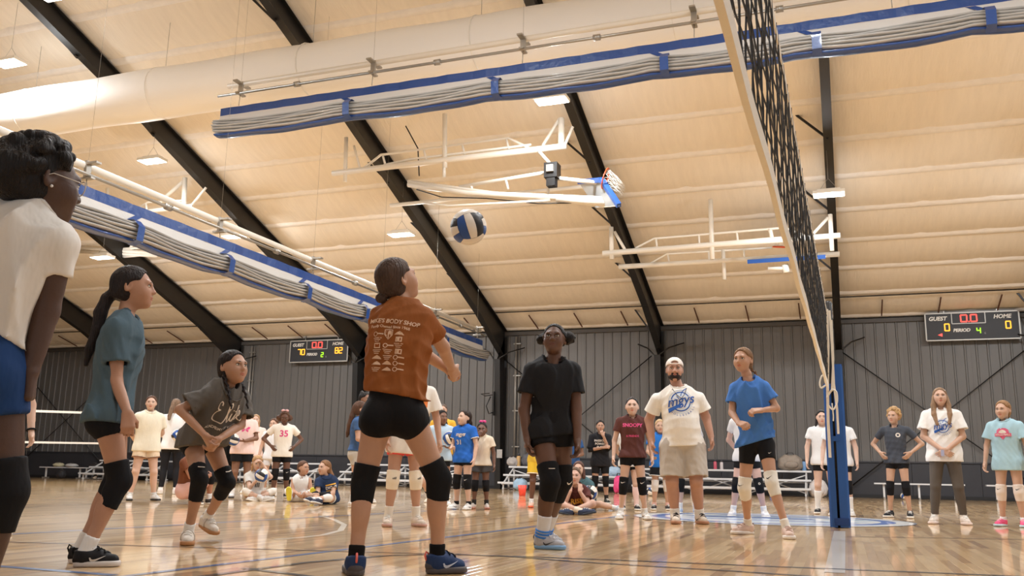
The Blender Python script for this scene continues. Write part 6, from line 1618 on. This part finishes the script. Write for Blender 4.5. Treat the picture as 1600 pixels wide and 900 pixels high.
for sx in (1, -1): r['add'](MB().ell(r['W']((sx*.032, .0, .118)), np.array((.034, .016, .024)), r['R'], 10, 6).mesh('hair_bow'), 'hair_bow', cloth((238, 190, 190)))
padmark(r, M_INKW, .05, S='L')
o = dict(v=.0145, skin=FAIR, hair=HBR, shirt=SH((228, 230, 234), ease=.02), shorts=SH((222, 222, 226), len=.5), socks=WHT, shoes=dict(c=WHT), hs=.2, H=1.40)
J = stance(420, 775, 648, -20, o, arms='down'); figure('girl in pale clothes almost hidden behind the girl numbered 35', J, o)

def seated(base, dx, o, look, f=0.0, pts=None):
    J = pix(base, pts, look); return J
o = dict(H=1.36, lift='LR', skin=PALE, hair=(190, 150, 106), shirt=SH((214, 212, 208), ease=.024, sleeve=.6), shorts=SH(BLK, len=.3), pads=(232, 226, 216), socks=WHT, shoes=dict(c=(216, 212, 208)), hs=.2, hopt=dict(low=-.1, extra=[h_tail([(.065, .0, -.02), (.075, .02, -.12)], .024, .018), h_tail([(-.065, .0, -.02), (-.075, .02, -.12)], .024, .018)]))
J = pix((402, 782), dict(head=(402, 723, -.06), neck=(400, 739, .0), pelvis=(396, 774, .08), shR=(386, 744, .0), shL=(416, 745, .02), elR=(390, 762, -.16), wrR=(402, 750, -.24), elL=(423, 745, -.20), wrL=(412, 728, -.18),
                         hipR=(388, 775, .03), hipL=(404, 775, .04), kneeR=(384, 768, -.26), anR=(410, 779, -.34), toeR=(430, 780, -.36), kneeL=(426, 768, -.22), anL=(402, 779, -.30), toeL=(384, 781, -.36)), (10, -14), hdL=(-.6, .1, .8), hdR=(.8, -.1, .4))
r = figure('blonde girl sitting cross legged with a ball and hand on her brow, left background', J, o)
chest(r, txt2('VIII', .10, bold=.003), 0, -.03, M_INKK)
ball_at(at(409, 743, (J['wrR'][1])-.10), (.2, .5, .3), 'volleyball resting on the lap of the seated blonde girl')
o = dict(H=1.34, lift='LR', skin=(206, 150, 118), hair=HBR, shirt=SH((228, 228, 226), ease=.016, sleeve=0), shorts=SH((214, 214, 216), len=.4), socks=WHT, pads=(228, 226, 222), shoes=dict(c=(214, 216, 226), sole=(222, 214, 70)), hs=.195, hopt=dict(low=-.09, extra=[h_ball((0, -.11, .02), .03)]))
J = pix((470, 784), dict(head=(474, 731, .0), neck=(471, 746, .02), pelvis=(464, 776, .12), shR=(459, 750, .02), shL=(483, 750, .04), elR=(457, 766, -.02), wrR=(465, 772, -.16), elL=(486, 768, .0), wrL=(482, 774, -.14),
                         hipR=(459, 777, .08), hipL=(471, 777, .10), kneeR=(450, 768, -.20), anR=(453, 777, -.46), toeR=(452, 760, -.52), kneeL=(486, 770, -.22), anL=(488, 778, -.46), toeL=(489, 761, -.52)), (42, 0))
figure('girl in white tank top sitting with yellow soled shoes toward the camera', J, o)
o = dict(H=1.36, lift='LR', skin=FAIR, hair=(136, 98, 66), shirt=SH((38, 54, 84), ease=.022, sleeve=.6), shorts=SH((30, 44, 58), len=.4, trim=(220, 220, 214)), socks=WHT, pads={'L': (226, 222, 216)}, shoes=dict(c=(60, 66, 84)), hs=.195, hopt=dict(low=-.1, extra=[h_tail([(.03, -.08, -.02), (.06, -.10, -.10), (.09, -.09, -.20), (.10, -.06, -.28)], .03, .02, mid=.01)]))
J = pix((505, 788), dict(head=(507, 731, .0), neck=(510, 747, .02), pelvis=(514, 777, .08), shR=(497, 752, -.02), shL=(523, 752, .04), elR=(497, 770, -.10), wrR=(487, 773, -.24), elL=(520, 771, -.08), wrL=(498, 773, -.22),
                         hipR=(509, 779, .02), hipL=(520, 779, .08), kneeR=(486, 776, -.16), anR=(500, 782, -.36), toeR=(486, 785, -.45), kneeL=(512, 778, -.24), anL=(488, 781, -.30), toeL=(474, 781, -.36)), (-48, 2), hdR=(-.9, -.3, 0), hdL=(-.9, -.2, 0))
r = figure('girl in navy shirt with long wavy hair sitting and looking left', J, o)
chest(r, rect(-.075, .02, .075, .035), .02, .0, M_INKY); chest(r, txt2('DIG IT', .055, bold=.0015), .02, -.015, M_INKW); chest(r, rect(-.075, -.06, .075, -.048), .02, .0, M_INKY)
for S_ in 'LR': 
    a = lerp(J['el'+S_], J['wr'+S_], .25); r['add'](MB().tube([a, lerp(J['el'+S_], J['wr'+S_], 1.0)], [.036, .03], 10).mesh('arm_sleeve'), 'arm_sleeve', cloth((30, 30, 34)))

# --- middle group behind the orange shirt
o = dict(skin=(212, 158, 128), hair=(88, 62, 48), v=.0085, shirt=SH((64, 92, 134), ease=.016, hemr=.140, len=.0), shorts=SH((186, 180, 172), len=.46, ease=.008), pads=BLK, socks=(196, 192, 186), sockh=.34, shoes=dict(c=(220, 212, 204)), hs=.2, w=.95, hopt=dict(low=-.1, extra=[h_tail([(0, -.085, .02), (.0, -.115, -.10), (.01, -.14, -.22), (.02, -.16, -.33), (.02, -.17, -.38)], .040, .016, mid=.010)]))
J = stance(552, 793, 627, 82, o, arms='front', look=(96, 0), lean=3)
r = figure('girl with very long wavy brown hair, blue shirt and grey shorts, in profile', J, o)
w_ = lerp(J['elR'], J['wrR'], .93); d = nrm(J['wrR']-J['elR']); x = nrm(np.cross(d, (0, 0, 1))); y = np.cross(d, x)
r['add'](MB().tube([w_+(x*math.cos(t)+y*math.sin(t))*.026 for t in [6.2832*i/14 for i in range(14)]], .006, 5, closed=True).mesh('wristband'), 'wristband', cloth(BLK))
o = dict(skin=BROWN, hair=HB, shirt=SH((90, 130, 140), ease=.02), shorts=SH(BLK, len=.4), pads=BLK, socks=WHT, shoes=dict(c=(206, 200, 196)), hs=.2, hopt=dict(low=-.09, extra=[h_ball((0, -.07, .105), .036)]))
J = stance(561, 786, 613, 50, o, arms='down'); r = figure('girl with a black top bun and white scrunchie behind the long haired girl', J, o)
r['add'](MB().tube([r['W']((.03*math.cos(t), -.062+.022*math.sin(t), .088+.02*math.sin(t))) for t in [6.2832*i/14 for i in range(14)]], .009, 6, closed=True).mesh('scrunchie'), 'scrunchie', cloth((226, 222, 220)))
o = dict(skin=(206, 150, 122), hair=HBR, v=.0078, shirt=SH((236, 230, 222), ease=.034, sleeve=.72, flare=1.12, hemr=.165, len=.17), shorts=SH((224, 84, 84), len=.36, ease=.014), pads=(236, 226, 208), padspan=(.76, .24), socks=(232, 226, 216), sockh=.34, shoes=dict(c=(214, 200, 186), sole=(190, 150, 136)), hs=.2, w=1.0, stance=.085, H=1.47)
J = stance(628, 822, 566, 10, o, arms='down'); 
sh_ = CR*.06
for k in ('head', 'neck', 'pelvis', 'shL', 'shR', 'elL', 'elR', 'wrL', 'wrR'): J[k] = J[k]+sh_*(1 if k != 'pelvis' else .5)
r = figure('girl in white shirt with cream knee pads, mostly hidden behind the orange shirt', J, o)
for q in (-.012, .0, .012): padmark(r, M_INKK, shape=poly2([(q-.006, -.010), (q+.002, -.010), (q+.004, -.002+.35*(q+.015)), (q-.003, .002+.4*(q+.015))]), off=(.012, .02))
chest(r, rect(-.03, -.01, .03, .05), .09, .0, mat('ink_orange', (232, 130, 60), .7))
o = dict(v=.0145, skin=FAIR, hair=(98, 84, 76), shirt=SH((220, 170, 60), ease=.02), shorts=SH(BLK), socks=WHT, shoes=dict(c=WHT), hs=.2)
J = stance(688, 779, 632, -10, o, arms='down'); figure('person with greyish brown hair glimpsed behind the girl with the ball', J, o)
o = dict(skin=BROWN, hair=HB, shirt=SH((186, 208, 226), ease=.026), shorts=SH(BLK, len=.4), pads=BLK, socks=WHT, shoes=dict(c=WHT), hs=.2, H=1.38, hopt=dict(low=-.1, extra=[h_tail([(.06, -.03, -.02), (.08, .0, -.1)], .024, .02)]))
J = stance(686, 790, 640, 10, o, arms=('ball', 'ball'), look=(24, 0)); figure('girl in light blue shirt with black hair beside the number 31 shirt', J, o)
ball_at(at(703, 685, J['wrL'][1]-.12), (.5, 1.1, .6), 'black and white volleyball held up beside the number 31 shirt')
o = dict(skin=PALE, hair=HDB, v=.0085, shirt=SH((44, 104, 194), ease=.028, hemr=.150, collar_c=(44, 104, 194)), shorts=SH(BLK, len=.26), pads=BLK, padspan=(.66, .3), socks=(30, 30, 32), sockh=.2, shoes=dict(c=(228, 226, 222), swoosh=(40, 40, 44)), hs=.198, w=.95, H=1.30, hopt=dict(low=-.1, extra=[h_tail([(0, -.09, .0), (0, -.13, -.05), (0, -.14, -.14), (0, -.13, -.2)], .026, .014)]))
J = stance(722, 796, 648, -34, o, arms=('down', 'ball'), look=(-52, 8)); r = figure('girl in blue jersey numbered 31 with dark ponytail looking up left', J, o)
chest(r, txt2('31', .085, bold=.002), -.015, -.06, M_INKW); chest(r, txt2('mgys', .07, shear=.3, bold=.002), 0, .045, M_INKW)
for S_ in 'LR':
    a = lerp(J['sh'+S_], J['el'+S_], .54); d = nrm(J['el'+S_]-J['sh'+S_]); x = nrm(np.cross(d, r['fw'])); y = np.cross(d, x)
    r['add'](MB().tube([a+(x*math.cos(t)+y*math.sin(t))*.056 for t in [6.2832*i/16 for i in range(16)]], .006, 5, closed=True).mesh('sleeve_trim'), 'sleeve_trim', cloth(WHT))
padmark(r, M_INKW, .045, S='L')
o = dict(skin=(122, 80, 60), hair=HB, v=.0085, shirt=SH((228, 212, 188), ease=.028, hemr=.150, len=.05), shorts=SH((74, 72, 72), len=.36, ease=.014, flare=.012), pads=BLK, socks=(50, 48, 48), shoes=dict(c=(206, 190, 180), sole=(190, 130, 110)), hs=.19, w=.92, H=1.16, hopt=dict(low=-.06, t=.004, extra=[h_ball((0, -.06, .10), .03)]))
J = stance(750, 795, 662, -6, o, arms=('down', 'mouth')); r = figure('small girl in cream shirt with pink hair bow, hand at her mouth', J, o)
for sx in (1, -1): r['add'](MB().ell(r['W']((sx*.024+.01, .0, .125)), np.array((.028, .014, .02)), r['R'], 10, 6).mesh('hair_bow'), 'hair_bow', cloth((236, 90, 150)))
o = dict(v=.0145, H=1.35, skin=PALE, hair=HLB, shirt=SH((226, 226, 226), ease=.02), shorts=SH((60, 60, 64), len=.4), socks=WHT, sockh=.4, shoes=dict(c=(232, 226, 206)), hs=.195)
J = pix((668, 784), dict(head=(676, 722, .1), neck=(676, 738, .1), pelvis=(680, 772, .12), shR=(664, 743, .1), shL=(688, 743, .1), elR=(658, 756, -.05), wrR=(655, 766, -.2), elL=(692, 760, .05), wrL=(684, 766, -.1),
                         hipR=(674, 774, .08), hipL=(686, 774, .1), kneeR=(659, 748, -.25), anR=(648, 778, -.3), toeR=(646, 786, -.42), kneeL=(676, 750, -.2), anL=(672, 780, -.28), toeL=(664, 788, -.42)), (-10, 0))
figure('girl sitting with one knee drawn up, glimpsed between the orange shirted girl\'s legs', J, o)

# --- behind and right of the girl in black
o = dict(skin=(120, 76, 56), hair=HB, shirt=SH((228, 190, 70), ease=.02), shorts=SH((236, 196, 62), len=.66, ease=.02, flare=.018, trim=(240, 232, 214)), socks=WHT, sockh=.24, shoes=dict(c=(236, 196, 176), sole=(236, 110, 70)), hs=.2, H=1.38, w=.95)
J = stance(841, 793, 640, 8, o, arms='front'); figure('girl in yellow shorts and orange trimmed shoes behind the girl in black', J, o)
o = dict(skin=BROWN, hair=HB, shirt=SH((52, 88, 140), ease=.024), shorts=SH((226, 190, 96), len=.5, ease=.016, trim=(232, 226, 214)), socks=WHT, shoes=dict(c=WHT), hs=.19, H=1.30)
J = stance(893, 787, 652, -5, o, arms='ball'); figure('girl in blue shirt and gold shorts peeking out behind the girl in black', J, o)
o = dict(H=1.36, lift='LR', skin=(224, 172, 146), hair=(112, 86, 66), v=.0085, shirt=SH((92, 50, 46), ease=.026, sleeve=.66, flare=1.1), shorts=SH(BLK, len=.3), socks={'L': (226, 214, 196), 'R': (226, 214, 196)}, shoes=dict(c=(58, 68, 92), sole=(40, 46, 58)), hs=.2, hopt=dict(low=-.09, extra=[h_puff((.0, -.06, .07), .04, 4)]))
J = pix((904, 803), dict(head=(898, 744, -.12), neck=(900, 763, -.02), pelvis=(903, 794, .12), shR=(884, 769, .0), shL=(916, 769, .0), elR=(882, 788, -.18), wrR=(891, 768, -.22), elL=(918, 787, -.18), wrL=(906, 768, -.22),
                         hipR=(895, 794, .06), hipL=(911, 794, .06), kneeR=(874, 786, -.22), anR=(908, 799, -.34), toeR=(932, 801, -.38), kneeL=(926, 787, -.22), anL=(892, 799, -.30), toeL=(872, 802, -.34)), (-2, 2), hdR=(-.05, .35, 1), hdL=(.05, .35, 1), palmR=(.3, .9, .2), palmL=(-.3, .9, .2), curlR=.5, curlL=.5)
r = figure('girl in brown shirt sitting cross legged with chin in both hands', J, o)
chest(r, txt2('RISE', .085, bold=.003), 0, -.01, M_INKY); chest(r, txt2('AND.', .085, bold=.003), 0, -.10, M_INKW); chest(r, txt2('SPIKE', .05, bold=.002), 0, -.17, M_INKY)
o = dict(H=1.36, lift='LR', skin=PALE, hair=(96, 66, 56), shirt=SH((74, 104, 110), ease=.024), shorts=SH(BLK, len=.3), socks=WHT, shoes=dict(c=(190, 200, 210)), hs=.2, hopt=dict(low=-.1, extra=[h_tail([(.068, .0, -.01), (.08, .02, -.10), (.085, .03, -.22)], .028, .02), h_tail([(-.068, .0, -.01), (-.08, .02, -.10), (-.085, .03, -.22)], .028, .02)]))
J = pix((908, 797), dict(head=(904, 733, .1), neck=(908, 750, .12), pelvis=(914, 788, .2), shR=(893, 756, .1), shL=(923, 757, .1), elR=(892, 774, .0), wrR=(900, 780, -.1), elL=(926, 775, .0), wrL=(922, 782, -.1),
                         hipR=(907, 789, .15), hipL=(920, 789, .15), kneeR=(895, 786, -.05), anR=(905, 795, -.10), toeR=(890, 797, -.12), kneeL=(938, 788, .02), anL=(962, 794, .10), toeL=(978, 796, .1)), (-6, 0))
figure('girl with long brown hair and teal shirt sitting behind the chin resting girl', J, o)
ball_at(at(922, 770, J['pelvis'][1]-.32), (.2, .6, .1), 'blue and white volleyball at the side of the seated girls')
o = dict(skin=(196, 144, 116), hair=HB, v=.009, shirt=SH((30, 30, 34), ease=.03, sleeve=.9, hemr=.160, len=.14), shorts=SH(BLK, len=.62, ease=.012), pads=BLK, socks=(50, 48, 48), shoes=dict(c=(52, 56, 52)), hs=.195, H=1.43, hopt=dict(low=-.09))
J = stance(938, 787, 656, 4, o, arms=('chin', 'fold')); r = figure('girl in black long shirt with printed lettering, finger on her chin', J, o)
for i, t_ in enumerate(('PASSION', 'POWER', 'PLAY')): chest(r, txt2(t_, .05, bold=.0015), -.01, .05-.055*i, M_INKW)
for S_ in 'LR': r['add'](MB().tube([lerp(J['sh'+S_], J['el'+S_], .8), J['el'+S_], lerp(J['el'+S_], J['wr'+S_], .3)], [.044, .05, .042], 10).mesh('elbow_pad'), 'elbow_pad', cloth(BLK))
o = dict(skin=PALE, hair=HB, v=.0080, shirt=SH((92, 56, 52), ease=.022, hemr=.146, len=.045), shorts=SH(BLK, len=.28), pads=BLK, padspan=(.70, .32), socks=WHT, sockh=.22, shoes=dict(c=(230, 228, 226), swoosh=(40, 40, 44)), hs=.2, w=.93, girth=.92, stance=.10, hopt=dict(low=-.09, t=.005))
J = stance(989, 811, 621, 2, o, arms='down', look=(0, 6)); r = figure('girl in maroon brown shirt with pink lettering, hair pulled back', J, o)
chest(r, txt2('SNOOPY', .055, bold=.002), 0, .065, M_INKP); chest(r, txt2('& FRIENDS', .030, bold=.0008), 0, -.055, M_INKP); padmark(r, M_INKW, .055)
o = dict(v=.0145, skin=FAIR, hair=HBR, shirt=SH(WHT, ease=.02), shorts=SH(BLK, len=.3), socks=(238, 210, 206), sockh=.95, shoes=dict(c=(44, 44, 46)), hs=.19, H=1.30)
J = stance(984, 797, 655, 0, o, arms='behind'); figure('person with pink tall socks hidden behind the maroon shirted girl', J, o)
o = dict(skin=FAIR, hair=(190, 160, 120), shirt=SH((40, 110, 190), ease=.024), shorts=SH((30, 30, 34), len=.56, ease=.018, flare=.016, trim=(226, 226, 224)), pads=(226, 220, 214), socks=(222, 180, 170), sockh=.2, shoes=dict(c=(50, 48, 50)), hs=.19, H=1.30)
J = stance(1033, 797, 669, 4, o, arms='front'); r = figure('child in royal blue shirt and white trimmed shorts behind the man\'s arm', J, o)
chest(r, ring2(.0, .03, n=14), .04, .0, M_INKW)
o = dict(v=.0145, skin=(214, 176, 158), hair=HBR, shirt=SH((200, 200, 204), ease=.02), shorts=SH(BLK, len=.4), pads=BLK, socks=WHT, sockh=.3, shoes=dict(c=(190, 206, 226)), hs=.195, H=1.38)
J = stance(1075, 803, 640, 0, o, arms='behind'); r = figure('girl hidden behind the man, only her padded knees showing', J, o); padmark(r, M_INKW, .06, S='L')
o = dict(v=.0145, skin=(226, 178, 160), hair=HBR, shirt=SH((220, 220, 222), ease=.02), shorts=SH(BLK, len=.42), pads=BLK, socks=WHT, sockh=.26, shoes=dict(c=(232, 230, 230)), hs=.195, H=1.46, stance=.13)
J = stance(1170, 808, 618, 0, o, arms='behind'); r = figure('girl hidden behind the blue shirt, legs in black knee pads and white shoes showing', J, o)
padmark(r, M_INKW, shape=ring2(.008, .014, n=10), S='L', off=(0, .02))
